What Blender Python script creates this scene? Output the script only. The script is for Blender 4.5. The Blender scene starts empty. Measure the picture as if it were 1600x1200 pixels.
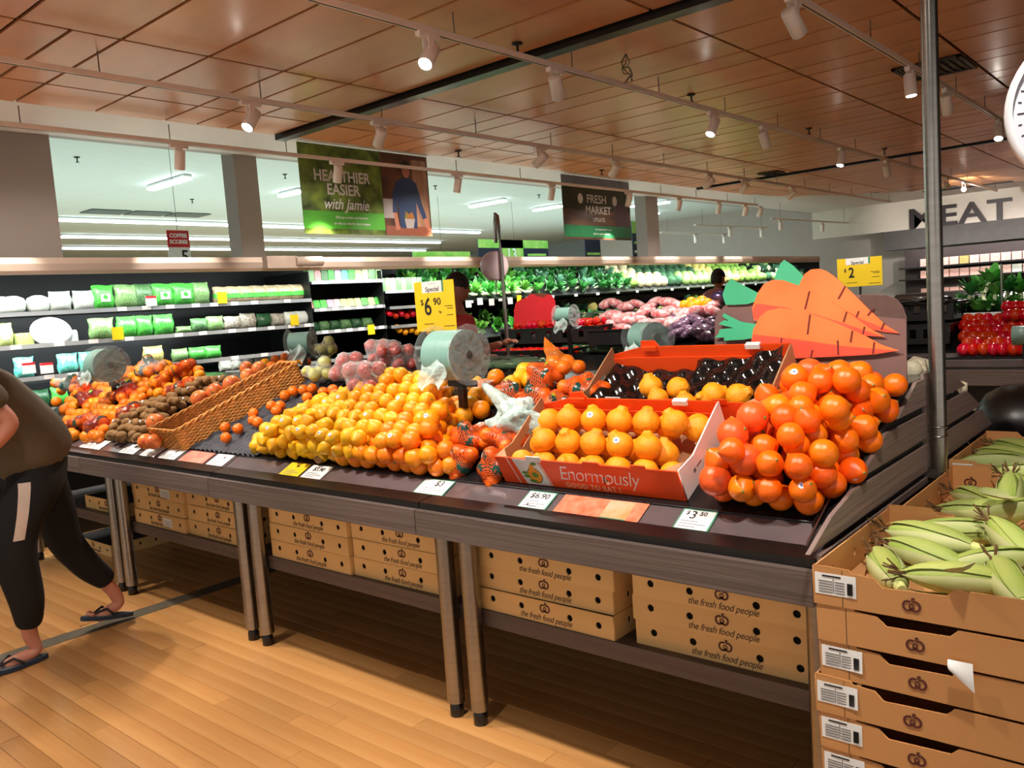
import bpy, bmesh, math, random
from mathutils import Vector, Matrix, Euler
R_ = random.Random(7)
sc = bpy.context.scene
PI = math.pi
# ---------------------------------------------------------------- camera, world, exposure
CF, CH = 1298.07, 1.5
PITCH, ROLL, YAW = map(math.radians, (5.3422, -4.0548, 40.8588))
_f = Vector((-math.sin(YAW), math.cos(YAW), 0)); _r = Vector((math.cos(YAW), math.sin(YAW), 0)); _u = Vector((0, 0, 1))
_f2 = _f*math.cos(PITCH) - _u*math.sin(PITCH); _u2 = _u*math.cos(PITCH) + _f*math.sin(PITCH)
_r3 = _r*math.cos(ROLL) + _u2*math.sin(ROLL); _u3 = _u2*math.cos(ROLL) - _r*math.sin(ROLL)
cam_d = bpy.data.cameras.new('camera'); cam = bpy.data.objects.new('camera', cam_d); sc.collection.objects.link(cam)
cam_d.sensor_fit = 'HORIZONTAL'; cam_d.sensor_width = 36; cam_d.lens = CF/1600*36; cam_d.clip_end = 100; cam_d.clip_start = .05
M = Matrix.Identity(4)
for i in range(3):
    M[i][0] = _r3[i]; M[i][1] = _u3[i]; M[i][2] = -_f2[i]
M[2][3] = CH
cam.matrix_world = M; sc.camera = cam
w = bpy.data.worlds.new('world'); sc.world = w; w.use_nodes = True
w.node_tree.nodes['Background'].inputs[0].default_value = (1.0, .93, .86, 1)
w.node_tree.nodes['Background'].inputs[1].default_value = .42
sc.view_settings.view_transform = 'Standard'; sc.view_settings.look = 'None'
sc.view_settings.exposure = 1.0; sc.view_settings.gamma = 1.0
LAMP_W = 62.0          # watts of one shop spotlight
def lamp(kind, loc, energy, color=(1, 1, 1), target=None, size=.05, angle=70, blend=.6, name='lamp', size_y=None):
    d = bpy.data.lights.new(name, kind); d.energy = energy; d.color = color
    if kind == 'AREA':
        d.size = size
        if size_y: d.shape = 'RECTANGLE'; d.size_y = size_y
    else: d.shadow_soft_size = size
    if kind == 'SPOT': d.spot_size = math.radians(angle); d.spot_blend = blend
    o = bpy.data.objects.new(name, d); sc.collection.objects.link(o); o.location = loc
    if target is not None:
        o.rotation_euler = (Vector(target)-Vector(loc)).to_track_quat('-Z', 'Y').to_euler()
    return o
# strip lamps of the shop hall beyond the fridges (cold) and over the counters, plus unseen fill lamps
lamp('AREA', (-13, 9, 3.5), 300, (.66, .92, .96), (-13, 9, 0), 7, size_y=16, name='hall_light')
lamp('AREA', (-12, 10, .4), 230, (.6, .92, .95), (-12, 10, 4), 6, size_y=18, name='hall_bounce_light')  # unseen lamp facing up, stands in for light off the hall floor
lamp('AREA', (-6.615, 2.85, 1.962), 12, (.9, .98, 1), (-6.95, 2.85, 1.2), 5.5, size_y=.06, name='fridge_strip_light')
lamp('AREA', (-6.615, 11.3, 1.962), 62, (.92, 1, .96), (-7.0, 11.3, 1.2), 11.2, size_y=.06, name='fridge_strip_light')
for z_, e_ in ((1.675, 9), (1.435, 9), (1.195, 6)):    # fill lamps added below the shelf fronts to brighten the lower packs
    lamp('AREA', (-6.715, 2.1, z_), e_, (.9, .98, 1), (-6.9, 2.1, z_-.25), 4.0, size_y=.02, name='shelf_fill_light')
lamp('AREA', (-3.4, 19.0, 2.3), 16, (1, .93, .93), (-3.4, 19.8, 1.3), 4, size_y=.1, name='meat_case_light')
# ---------------------------------------------------------------- projection helpers: where a sight line meets a real plane
def _ray(px, py):
    return (_r3*((px-800)/CF) - _u3*((py-600)/CF) + _f2)
def at(px, py, ax, val):
    d = _ray(px, py); o = Vector((0, 0, CH)); i = 'xyz'.index(ax)
    return o + d*((val-o[i])/d[i])
SA = math.atan(.5); SC, SS = math.cos(SA), math.sin(SA)
def slope(px, py, off=0):      # point above the sloped display deck
    d = _ray(px, py); o = Vector((0, 0, CH)); n = Vector((0, -SS, SC)); p0 = Vector((0, 1.97, .85)) + n*off
    return o + d*((p0-o).dot(n)/d.dot(n))
def S(x, s, off=0):            # deck coordinates: x along the table, s up the slope, off above it
    return Vector((x, 1.97+s*SC-off*SS, .85+s*SS+off*SC))
def to_s(p, off=0): return (p.x, (p.y-1.97+off*SS)/SC)
# ---------------------------------------------------------------- materials
def lin(c):
    c = [v/255 for v in c]
    return tuple((v/12.92 if v <= .04045 else ((v+.055)/1.055)**2.4) for v in c) + (1,)
_mats = {}
def mat(name, col, rough=.5, metal=0, var=.12, scale=6, bump=0, bscale=60, rnd=0, hue=0, col2=None, emit=0, trans=0, coat=0, stretch=None, alpha=1, spec=.5, sss=0):
    if name in _mats: return _mats[name]
    m = bpy.data.materials.new(name); m.use_nodes = True; nt = m.node_tree; N = nt.nodes; L = nt.links
    b = N['Principled BSDF']; c = lin(col)
    tc = N.new('ShaderNodeTexCoord'); mp = N.new('ShaderNodeMapping'); L.new(tc.outputs['Object'], mp.inputs[0])
    if stretch: mp.inputs['Scale'].default_value = stretch
    ns = N.new('ShaderNodeTexNoise'); ns.inputs['Scale'].default_value = scale; ns.inputs['Detail'].default_value = 4
    L.new(mp.outputs[0], ns.inputs['Vector'])
    mx = N.new('ShaderNodeMix'); mx.data_type = 'RGBA'
    mr = N.new('ShaderNodeMapRange'); mr.inputs[1].default_value = .3; mr.inputs[2].default_value = .7
    L.new(ns.outputs[0], mr.inputs[0]); L.new(mr.outputs[0], mx.inputs[0])
    if col2: ca, cb = c, lin(col2)
    else:
        ca = tuple(min(1, v*(1-var)) for v in c[:3])+(1,); cb = tuple(min(1, v*(1+var)) for v in c[:3])+(1,)
    mx.inputs[6].default_value = ca; mx.inputs[7].default_value = cb
    out = mx.outputs[2]
    if rnd or hue:
        oi = N.new('ShaderNodeObjectInfo'); hs = N.new('ShaderNodeHueSaturation')
        r1 = N.new('ShaderNodeMapRange'); r1.inputs[3].default_value = 1-rnd; r1.inputs[4].default_value = 1+rnd*.6
        L.new(oi.outputs['Random'], r1.inputs[0]); L.new(r1.outputs[0], hs.inputs['Value'])
        if hue:
            r2 = N.new('ShaderNodeMapRange'); r2.inputs[3].default_value = .5-hue; r2.inputs[4].default_value = .5+hue
            ml = N.new('ShaderNodeMath'); ml.operation = 'MULTIPLY'; ml.inputs[1].default_value = 7.13; fr = N.new('ShaderNodeMath'); fr.operation = 'FRACT'
            L.new(oi.outputs['Random'], ml.inputs[0]); L.new(ml.outputs[0], fr.inputs[0]); L.new(fr.outputs[0], r2.inputs[0]); L.new(r2.outputs[0], hs.inputs['Hue'])
        L.new(out, hs.inputs['Color']); out = hs.outputs[0]
    L.new(out, b.inputs['Base Color'])
    b.inputs['Roughness'].default_value = rough; b.inputs['Metallic'].default_value = metal
    b.inputs['Specular IOR Level'].default_value = spec
    if coat: b.inputs['Coat Weight'].default_value = coat; b.inputs['Coat Roughness'].default_value = .15
    if trans: b.inputs['Transmission Weight'].default_value = trans
    if sss: b.inputs['Subsurface Weight'].default_value = sss; b.inputs['Subsurface Radius'].default_value = (.02, .008, .003)
    if emit: L.new(out, b.inputs['Emission Color']); b.inputs['Emission Strength'].default_value = emit
    if alpha < 1: b.inputs['Alpha'].default_value = alpha
    if bump:
        n2 = N.new('ShaderNodeTexNoise'); n2.inputs['Scale'].default_value = bscale; L.new(mp.outputs[0], n2.inputs['Vector'])
        bp = N.new('ShaderNodeBump'); bp.inputs['Strength'].default_value = bump; bp.inputs['Distance'].default_value = .01
        L.new(n2.outputs[0], bp.inputs['Height']); L.new(bp.outputs[0], b.inputs['Normal'])
    _mats[name] = m; return m
def wood(name, col, col2, rough=.4, axis=0, scale=3, ring=30, rnd=.1, bump=.05, coat=0, spec=.5):
    if name in _mats: return _mats[name]
    st = [1, 1, 1]
    for k in range(3):
        if k != axis: st[k] = ring
    return mat(name, col, rough, col2=col2, scale=scale, stretch=tuple(v/4 for v in st), rnd=rnd, bump=bump, bscale=8, coat=coat, spec=spec)
def film(name, tint, opac=.25, rough=.08):   # clear plastic film
    if name in _mats: return _mats[name]
    m = bpy.data.materials.new(name); m.use_nodes = True; nt = m.node_tree; N = nt.nodes; L = nt.links
    b = N['Principled BSDF']; b.inputs['Base Color'].default_value = lin(tint); b.inputs['Roughness'].default_value = rough
    b.inputs['Specular IOR Level'].default_value = .9
    n2 = N.new('ShaderNodeTexNoise'); n2.inputs['Scale'].default_value = 28; bp = N.new('ShaderNodeBump'); bp.inputs['Strength'].default_value = .9; bp.inputs['Distance'].default_value = .02
    tc = N.new('ShaderNodeTexCoord'); L.new(tc.outputs['Object'], n2.inputs['Vector'])
    L.new(n2.outputs[0], bp.inputs['Height']); L.new(bp.outputs[0], b.inputs['Normal'])
    tr = N.new('ShaderNodeBsdfTransparent'); ms = N.new('ShaderNodeMixShader'); lw = N.new('ShaderNodeLayerWeight'); lw.inputs[0].default_value = .25
    mr = N.new('ShaderNodeMapRange'); mr.inputs[3].default_value = opac; mr.inputs[4].default_value = min(1, opac+.5)
    L.new(bp.outputs[0], lw.inputs['Normal']); L.new(lw.outputs['Facing'], mr.inputs[0]); L.new(mr.outputs[0], ms.inputs[0])
    L.new(tr.outputs[0], ms.inputs[1]); L.new(b.outputs[0], ms.inputs[2]); L.new(ms.outputs[0], N['Material Output'].inputs[0])
    _mats[name] = m; return m
def net(name, col):
    if name in _mats: return _mats[name]
    m = bpy.data.materials.new(name); m.use_nodes = True; nt = m.node_tree; N = nt.nodes; L = nt.links
    b = N['Principled BSDF']; b.inputs['Base Color'].default_value = lin(col); b.inputs['Roughness'].default_value = .4
    tc = N.new('ShaderNodeTexCoord'); outs = []
    for a in (.9, -.9):
        mp = N.new('ShaderNodeMapping'); mp.inputs['Rotation'].default_value = (0, a, a); L.new(tc.outputs['Object'], mp.inputs[0])
        wv = N.new('ShaderNodeTexWave'); wv.inputs['Scale'].default_value = 85; L.new(mp.outputs[0], wv.inputs[0]); outs.append(wv.outputs['Fac'])
    mx = N.new('ShaderNodeMath'); mx.operation = 'MAXIMUM'; L.new(outs[0], mx.inputs[0]); L.new(outs[1], mx.inputs[1])
    gt = N.new('ShaderNodeMath'); gt.operation = 'GREATER_THAN'; gt.inputs[1].default_value = .8; L.new(mx.outputs[0], gt.inputs[0])
    tr = N.new('ShaderNodeBsdfTransparent'); ms = N.new('ShaderNodeMixShader'); L.new(gt.outputs[0], ms.inputs[0])
    L.new(tr.outputs[0], ms.inputs[1]); L.new(b.outputs[0], ms.inputs[2]); L.new(ms.outputs[0], N['Material Output'].inputs[0])
    _mats[name] = m; return m
def emis(name, col, s):
    if name in _mats: return _mats[name]
    m = bpy.data.materials.new(name); m.use_nodes = True; nt = m.node_tree; nt.nodes.clear()
    e = nt.nodes.new('ShaderNodeEmission'); e.inputs[0].default_value = lin(col); e.inputs[1].default_value = s
    o = nt.nodes.new('ShaderNodeOutputMaterial'); nt.links.new(e.outputs[0], o.inputs[0]); _mats[name] = m; return m
# ---------------------------------------------------------------- mesh builder
class MB:
    def __init__(s): s.v = []; s.f = []; s.sm = []
    def add(s, vs, fs, smooth=False, T=None):
        k = len(s.v)
        s.v += [tuple(T @ Vector(p)) if T else tuple(p) for p in vs]
        s.f += [tuple(i+k for i in f) for f in fs]; s.sm += [smooth]*len(fs); return s
    def box(s, x0, x1, y0, y1, z0, z1, T=None):
        vs = [(x, y, z) for z in (z0, z1) for y in (y0, y1) for x in (x0, x1)]
        return s.add(vs, [(0, 2, 3, 1), (4, 5, 7, 6), (0, 1, 5, 4), (2, 6, 7, 3), (0, 4, 6, 2), (1, 3, 7, 5)], False, T)
    def cyl(s, r, h, n=20, r2=None, T=None, cap=True):
        r2 = r if r2 is None else r2; vs = []
        for z, q in ((0, r), (h, r2)): vs += [(q*math.cos(2*PI*i/n), q*math.sin(2*PI*i/n), z) for i in range(n)]
        s.add(vs, [(i, (i+1) % n, n+(i+1) % n, n+i) for i in range(n)], True, T)
        if cap: s.add(vs, [tuple(range(n-1, -1, -1)), tuple(range(n, 2*n))], False, T)
        return s
    def lathe(s, prof, n=20, T=None, smooth=True):
        vs = []; m = len(prof)
        for r, z in prof: vs += [(r*math.cos(2*PI*i/n), r*math.sin(2*PI*i/n), z) for i in range(n)]
        return s.add(vs, [(j*n+i, j*n+(i+1) % n, (j+1)*n+(i+1) % n, (j+1)*n+i) for j in range(m-1) for i in range(n)], smooth, T)
    def tube(s, pts, r, n=8, closed=False, flat=1.0):
        pts = [Vector(p) for p in pts]; m = len(pts); vs = []
        rr = r if isinstance(r, (list, tuple)) else [r]*m
        for j, p in enumerate(pts):
            a = pts[(j-1) % m] if (closed or j > 0) else p; b = pts[(j+1) % m] if (closed or j < m-1) else p
            t = (b-a).normalized(); u = t.cross(Vector((0, 0, 1)))
            if u.length < .05: u = t.cross(Vector((0, 1, 0)))
            u.normalize(); v = t.cross(u)
            vs += [p + u*(rr[j]*math.cos(2*PI*i/n)) + v*(rr[j]*flat*math.sin(2*PI*i/n)) for i in range(n)]
        fs = [(j*n+i, j*n+(i+1) % n, ((j+1) % m)*n+(i+1) % n, ((j+1) % m)*n+i) for j in range(m if closed else m-1) for i in range(n)]
        s.add(vs, fs, True)
        if not closed: s.add(vs, [tuple(range(n-1, -1, -1)), tuple((m-1)*n+i for i in range(n))], False)
        return s
    def prism(s, poly, axis, a, b):   # polygon in the other two axes, extruded
        n = len(poly)
        def P(u, v, w): return {'x': (w, u, v), 'y': (u, w, v), 'z': (u, v, w)}[axis]
        vs = [P(u, v, a) for u, v in poly] + [P(u, v, b) for u, v in poly]
        return s.add(vs, [tuple(range(n-1, -1, -1)), tuple(range(n, 2*n))] + [(i, (i+1) % n, n+(i+1) % n, n+i) for i in range(n)])
    def grid(s, fn, nu, nv, smooth=True):
        vs = [fn(i/nu, j/nv) for j in range(nv+1) for i in range(nu+1)]
        return s.add(vs, [(j*(nu+1)+i, j*(nu+1)+i+1, (j+1)*(nu+1)+i+1, (j+1)*(nu+1)+i) for j in range(nv) for i in range(nu)], smooth)
    def mesh(s, name, m=None):
        me = bpy.data.meshes.new(name); me.from_pydata(s.v, [], s.f); me.polygons.foreach_set('use_smooth', s.sm)
        bm = bmesh.new(); bm.from_mesh(me); bmesh.ops.recalc_face_normals(bm, faces=bm.faces); bm.to_mesh(me); bm.free()
        if m: me.materials.append(m)
        return me
def link(name, me, parent=None, loc=(0, 0, 0), rot=(0, 0, 0), scale=None):
    o = bpy.data.objects.new(name, me); sc.collection.objects.link(o); o.parent = parent; o.location = loc; o.rotation_euler = rot
    if scale: o.scale = scale if isinstance(scale, (tuple, list, Vector)) else (scale,)*3
    return o
def obj(name, mb, m, parent=None, loc=(0, 0, 0), rot=(0, 0, 0), bevel=0):
    o = link(name, mb.mesh(name, m), parent, loc, rot)
    if bevel:
        bm = bmesh.new(); bm.from_mesh(o.data); es = [e for e in bm.edges if e.is_manifold and e.calc_face_angle(0) > .6]
        bmesh.ops.bevel(bm, geom=es, offset=bevel, segments=2, affect='EDGES', profile=.6); bm.to_mesh(o.data); bm.free()
    return o
def tag(o, label=None, cat=None, group=None, kind=None):
    for k, v in (('label', label), ('category', cat), ('group', group), ('kind', kind)):
        if v: o[k] = v
    return o
def thing(name, label, cat, loc=(0, 0, 0), rot=(0, 0, 0), group=None):
    return tag(link(name, None, None, loc, rot), label, cat, group)
def struct(name, mb, m, parent=None):
    return tag(obj(name, mb, m, parent), kind='structure')
def copy_tree(o, parent=None):
    c = o.copy(); sc.collection.objects.link(c); c.parent = parent
    for ch in list(o.children): copy_tree(ch, c)
    return c
def dup(o, loc=None, rot=None, label=None, group=None, scale=None):
    c = copy_tree(o)
    if loc is not None: c.location = loc
    if rot is not None: c.rotation_euler = rot
    if scale: c.scale = (scale,)*3
    if label: c['label'] = label
    if group: c['group'] = group
    return c
dg = bpy.context.evaluated_depsgraph_get
def bake(o):                  # apply curve / modifiers: returns a plain mesh and removes the helper
    bpy.context.view_layer.update(); e = o.evaluated_get(dg()); me = bpy.data.meshes.new_from_object(e)
    d = o.data; bpy.data.objects.remove(o)
    return me
def plate_mesh(name, outer, holes, th, m):   # flat plate in XY with real holes, thickness th around z=0
    cu = bpy.data.curves.new(name, 'CURVE'); cu.dimensions = '2D'; cu.fill_mode = 'BOTH'; cu.extrude = th/2
    for poly in [outer]+holes:
        sp = cu.splines.new('POLY'); sp.points.add(len(poly)-1)
        for i, (x, y) in enumerate(poly): sp.points[i].co = (x, y, 0, 1)
        sp.use_cyclic_u = True
    o = bpy.data.objects.new(name, cu); sc.collection.objects.link(o); me = bake(o); me.name = name; me.materials.clear(); me.materials.append(m)
    return me
_txt = {}
def text_mesh(s, size, m, th=.0006, shear=0, space=1, bold=0, align='CENTER', sx=1):
    k = (s, size, m.name, th, shear, space, bold, align, sx)
    if k in _txt: return _txt[k]
    cu = bpy.data.curves.new('text', 'FONT'); cu.body = s; cu.size = size; cu.extrude = th/2; cu.shear = shear; cu.space_character = space
    cu.offset = bold; cu.align_x = align; cu.align_y = 'CENTER'; cu.resolution_u = 3
    o = bpy.data.objects.new('text', cu); sc.collection.objects.link(o); me = bake(o); me.name = 'lettering'; me.materials.clear(); me.materials.append(m)
    if sx != 1: me.transform(Matrix.Diagonal((sx, 1, 1, 1)))
    _txt[k] = me; return me
def write(s, size, m, parent, loc, rot=(0, 0, 0), name='lettering', **k): return link(name, text_mesh(s, size, m, **k), parent, loc, rot)
def circ(cx, cy, r, n=14, ry=None): return [(cx+r*math.cos(2*PI*i/n), cy+(ry or r)*math.sin(2*PI*i/n)) for i in range(n)]
def ribbon(pts, wd, th=.0008):   # flat stroke in the XY plane
    b = MB(); P = [Vector((p[0], p[1])) for p in pts]; L_, R2 = [], []
    for i, p in enumerate(P):
        t = (P[min(i+1, len(P)-1)]-P[max(i-1, 0)]).normalized(); n = Vector((-t.y, t.x))*wd/2; L_.append(p+n); R2.append(p-n)
    for i in range(len(P)-1):
        q = [L_[i], L_[i+1], R2[i+1], R2[i]]; b.prism([(v.x, v.y) for v in q], 'z', 0, th)
    return b
def arc(cx, cy, r, a0, a1, n=14, ry=None): return [(cx+r*math.cos(math.radians(a0+(a1-a0)*i/n)), cy+(ry or r)*math.sin(math.radians(a0+(a1-a0)*i/n))) for i in range(n+1)]
FRONT = (PI/2, 0, 0)          # upright, facing -Y
RIGHT = (PI/2, 0, PI/2)       # upright, facing +X
WHITE = mat('white_card', (240, 240, 238), .5, var=.03)
BLACKP = mat('black_plastic', (14, 14, 15), .35, var=.2)
INK = mat('black_ink', (25, 22, 22), .6)
WINK = mat('white_ink', (250, 250, 250), .5, var=.02)
GREY_IN = mat('grey_ink', (120, 120, 125), .6)
# ---------------------------------------------------------------- THE SETTING
base_floor = struct('floor', MB().box(-26, 5, -4, 26, -.1, -.004), wood('floor_far', (205, 160, 100), (190, 140, 82), .32, 0, 3, 26))
FL = wood('floorboard_maple', (204, 152, 94), (176, 120, 66), .27, 0, 2.2, 22, rnd=.16, bump=.02, coat=.25)
cache = {}
def board_mesh(name, lx, ly, lz, m, bev=.0015):
    k = (name, round(lx, 3), round(ly, 3))
    if k not in cache:
        b = MB(); e = bev
        vs = [(0, 0, 0), (lx, 0, 0), (lx, ly, 0), (0, ly, 0), (0, 0, lz-e), (lx, 0, lz-e), (lx, ly, lz-e), (0, ly, lz-e), (e, e, lz), (lx-e, e, lz), (lx-e, ly-e, lz), (e, ly-e, lz)]
        fs = [(0, 1, 5, 4), (1, 2, 6, 5), (2, 3, 7, 6), (3, 0, 4, 7), (4, 5, 9, 8), (5, 6, 10, 9), (6, 7, 11, 10), (7, 4, 8, 11), (8, 9, 10, 11)]
        cache[k] = b.add(vs, fs).mesh(name, m)
    return cache[k]
y = .62; row = 0; PW = .08
while y < 3.9:
    x = -6.9 + R_.uniform(0, .9)
    while x < .1:
        l = R_.choice((.8, 1.05, 1.3, 1.55))
        if x+l > -6.6 and not (y > 3.0 and x > -1.2):
            for a, bb in ([(x, x+l)] if not (x < -4.49 < x+l or x < -4.37 < x+l) else [(x, -4.49), (-4.37, x+l)]):
                bb = round(bb-a, 2)
                if bb > .04: link('floorboard', board_mesh('floorboard', bb-.0012, PW-.0012, .0045, FL, .0008), base_floor, (a, y, -.0045))
        x += l
    y += PW; row += 1
tag(obj('trim_floor_joint', MB().box(-4.487, -4.373, -2, 9, -.003, .0006), mat('floor_trim_grey', (92, 84, 70), .45)), kind='structure')
# wood panel ceiling
ceil = struct('ceiling', MB().box(-7.5, 4, -3.5, 26, 3.2, 3.3), mat('ceiling_paint_white', (214, 212, 210), .7, var=.02))
CW = wood('ceiling_veneer', (228, 162, 106), (206, 138, 86), .34, 0, 1.6, 9, rnd=.07, bump=0.01, coat=.1)
obj('ceiling_backing', MB().prism([(-6.2, -3.4), (-6.2, 12.6)]+[(-2.0-4.2*math.cos(a), 13.4+4.4*math.sin(a)) for a in [math.radians(t) for t in (0, 15, 30, 45, 60, 75, 90)]]+[(3.9, 17.8), (3.9, -3.4)], 'z', 3.125, 3.195), mat('ceiling_gap_black', (26, 22, 20), .6), ceil)
def clip_edge(y1):     # left limit of the wood field near its rounded corner
    if y1 < 13.4: return -6.2
    t = min(1, (y1-13.4)/4.4); return -2.0-4.2*math.sqrt(max(0, 1-t*t))
rows = []; yy = -1.0+.14
while yy < 4.25: rows.append((yy, min(yy+.52, 4.29))); yy += .52
yy = 4.43; k = 0
for wd in (.57, .5): rows.append((yy, yy+wd)); yy += wd
while yy < 17.6:
    wd = .28 if k % 2 == 0 else .5
    if abs(yy-11.7) < .3: yy = 11.95
    rows.append((yy, min(yy+wd, 17.75))); yy += wd; k += 1
xl = [-6.2, -5.66, -4.6, -2.47, -1.47, .66, 1.72]
xl2 = [-6.2, -5.66, -4.6, -2.47, .66]
g = .024
for i, (a, b) in enumerate(rows):
    for j in range(len(xl2)-1):
        x0, x1 = xl2[j], xl2[j+1]; x0 = max(x0, clip_edge(b))
        if x1-x0 < .12: continue
        segs = [(x0, x1)]
        if x0 < -1.47 < x1: segs = [(x0, -1.47), (-1.47, x1)]
        for (p, q) in segs:
            if p >= -1.5 and b < 3.2: continue
            if j < 2 and i in (3, 5, 8) :
                m_ = (a+b)/2
                for (aa, bb) in ((a, m_), (m_, b)):
                    link('ceiling_panel', board_mesh('ceiling_panel', q-p-g, bb-aa-g, -.016, CW, -.001), ceil, (p+g/2, aa+g/2, 3.116))
            else: link('ceiling_panel', board_mesh('ceiling_panel', round(q-p-g, 3), round(b-a-g, 3), -.016, CW, -.001), ceil, (p+g/2, a+g/2, 3.116))
BLK = mat('satin_black', (18, 18, 18), .3, var=.1)
obj('trim_ceiling_bar', MB().box(-6.22, 2, 4.31, 4.41, 3.06, 3.12), BLK, ceil)
obj('trim_ceiling_bar', MB().box(-6.22, 2, 11.86, 11.94, 3.085, 3.12), BLK, ceil)
def vent(x0, x1, y0, y1, z, label):
    t = thing('ceiling_vent', label, 'vent', ((x0+x1)/2, (y0+y1)/2, z)); hx, hy = (x1-x0)/2, (y1-y0)/2
    obj('backing', MB().box(-hx, hx, -hy, hy, -.004, -.001), BLK, t)
    f = MB()
    for (a, b, c, d) in ((-hx, hx, -hy, -hy+.03), (-hx, hx, hy-.03, hy), (-hx, -hx+.03, -hy, hy), (hx-.03, hx, -hy, hy)): f.box(a, b, c, d, -.016, -.002)
    obj('frame', f, mat('vent_grey', (48, 44, 42), .5), t)
    n = int((x1-x0-.06)/.05)
    me = MB().box(-.006, .006, -hy+.03, hy-.03, -.014, -.004).mesh('slat', _mats['vent_grey'])
    for i in range(n): link('slat', me, t, (-hx+.05+i*(2*hx-.1)/max(1, n-1), 0, 0))
vent(-1.96, -1.48, 6.95, 7.5, 3.098, 'dark slatted air vent in the wood ceiling behind the steel pole')
vent(-4.98, -4.7, 11.3, 11.6, 3.098, 'small dark air vent in the wood ceiling near the thin black bar')
vent(-4.6, -2.6, 18.2, 18.6, 3.198, 'long dark vent in the white ceiling above the meat sign')
# hall beyond the fridges
WALLW = mat('wall_paint_grey', (168, 166, 164), .7, var=.02)
HALL = mat('hall_ceiling_paint', (205, 214, 212), .8, var=.02)
tag(obj('ceiling_hall', MB().box(-26, -7.5, -4, 30, 3.62, 3.7), HALL), kind='structure')
tag(obj('trim_bulkhead', MB().box(-7.6, -7.5, -4, 26, 3.2, 3.65), WALLW), kind='structure')
tag(obj('wall_left', MB().box(-26, -25.9, -4, 30, 0, 3.7), mat('hall_wall_blue', (176, 192, 202), .8, var=.03)), kind='structure')
tag(obj('wall_far', MB().box(-26, -7.6, 24, 24.1, 0, 3.7), _mats['hall_wall_blue']), kind='structure')
tag(obj('wall_near', MB().box(-26, -7.6, -4.1, -4, 0, 3.7), _mats['hall_wall_blue']), kind='structure')
tag(obj('wall_back', MB().box(-15, 4, 21.2, 21.3, 0, 3.65), mat('wall_dark_grey', (180, 170, 164), .7, var=.03)), kind='structure')
tag(obj('trim_meat_bulkhead', MB().box(-7.5, 4, 20.0, 20.3, 2.57, 3.2), mat('bulkhead_paint', (220, 212, 202), .6, var=.02)), kind='structure')
tag(obj('wall_right', MB().box(3.6, 3.7, 3, 21, 0, 3.2), WALLW), kind='structure')
tag(obj('trim_meat_soffit', MB().box(-5.9, 4, 20.02, 20.6, 2.15, 2.57), mat('soffit_dark', (88, 84, 84), .6)), kind='structure')
COLM = mat('column_paint', (140, 130, 124), .7, var=.02)
def column(y0, y1, dx):
    p = at(0, 0, 'x', -7.45)
    tag(obj('trim_column', MB().box(-7.52-dx, -7.52, y0, y1, 0, 3.6), COLM), kind='structure')
column(1.2, 2.98, .35); column(4.70, 4.96, .22); column(12.5, 12.9, .22)
# strip lights of the hall
def strip(x, y, lx, ly, z, label, grp=None):
    t = thing('strip_light', label, 'ceiling light', (x, y, z), group=grp)
    obj('diffuser', MB().box(-lx/2, lx/2, -ly/2, ly/2, -.035, 0), emis('strip_glow', (235, 250, 255), 6), t)
    obj('housing', MB().box(-lx/2, lx/2, -ly/2, ly/2, 0, .03), WHITE, t)
for (px, py, px2, py2) in ((232, 297, 298, 280), (440, 308, 470, 300), (730, 324, 795, 315), (836, 330, 876, 323), (985, 324, 1008, 321), (1022, 320, 1047, 317), (1000, 338, 1030, 334)):
    a = at(px, py, 'z', 3.55); b = at(px2, py2, 'z', 3.55)
    strip((a.x+b.x)/2, (a.y+b.y)/2, abs(b.x-a.x), .12, 3.58, 'short white strip light across the pale hall ceiling behind the fridges', 'short strip lights in the hall')
for (py, px0, px1) in ((345, 90, 820), (371, 96, 700), (389, 96, 640)):
    a = at(px0, py, 'z', 3.55); b = at(px1, py+ (px1-px0)*.012, 'z', 3.55)
    strip(a.x, (a.y+b.y)/2, .12, b.y-a.y, 3.58, 'long white strip light running the length of the hall ceiling', 'long strip lights in the hall')
# ---------------------------------------------------------------- track lighting
TRK = mat('track_white', (250, 236, 224), .4, var=.03)
SPOTM = mat('spot_white', (252, 240, 230), .4, var=.03)
def track(x, y0, y1, z, label):
    t = thing('light_track', label, 'light track', (x, (y0+y1)/2, z)); h = (y1-y0)/2
    obj('rail', MB().box(-.017, .017, -h, h, 0, .032), TRK, t, bevel=.003)
    obj('slot', MB().box(-.004, .004, -h, h, -.002, .001), BLK, t)
    me = MB().cyl(.004, 3.1-z-.03, 8).mesh('hanger', mat('hanger_grey', (120, 100, 90), .5))
    n = int((y1-y0)/1.05)
    for i in range(n+1): link('hanger', me, t, (0, -h+.1+i*(2*h-.2)/n, .03))
track(-6.28, -1, 14.2, 2.95, 'white light track nearest the wall fridges')
track(-4.86, -1, 17.0, 2.95, 'white light track second from the wall fridges')
track(-3.18, -1, 17.5, 2.95, 'white light track above the middle of the fruit tables')
track(-1.68, -1, 17.5, 2.95, 'white light track passing behind the steel pole')
def spot_proto(lit):
    t = link('track_spotlight', None); t['category'] = 'spotlight'
    obj('adapter', MB().box(-.018, .018, -.075, .075, -.03, 0), SPOTM, t, bevel=.004)
    obj('arm', MB().box(-.024, -.018, -.02, .02, -.1, -.02).box(.018, .024, -.02, .02, -.1, -.02), SPOTM, t)
    a = link('can', MB().lathe([(0.001, .075), (.036, .075), (.04, .07), (.041, -.075), (.036, -.08), (.034, -.06), (.001, -.055)], 24).mesh('can', SPOTM), t, (0, 0, -.115))
    link('lens', MB().lathe([(.001, -.078), (.0355, -.0735)], 24).mesh('lens', emis('lens_glow', (255, 246, 232), 45) if lit else mat('lens_off', (70, 66, 62), .3)), a)
    return t
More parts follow.
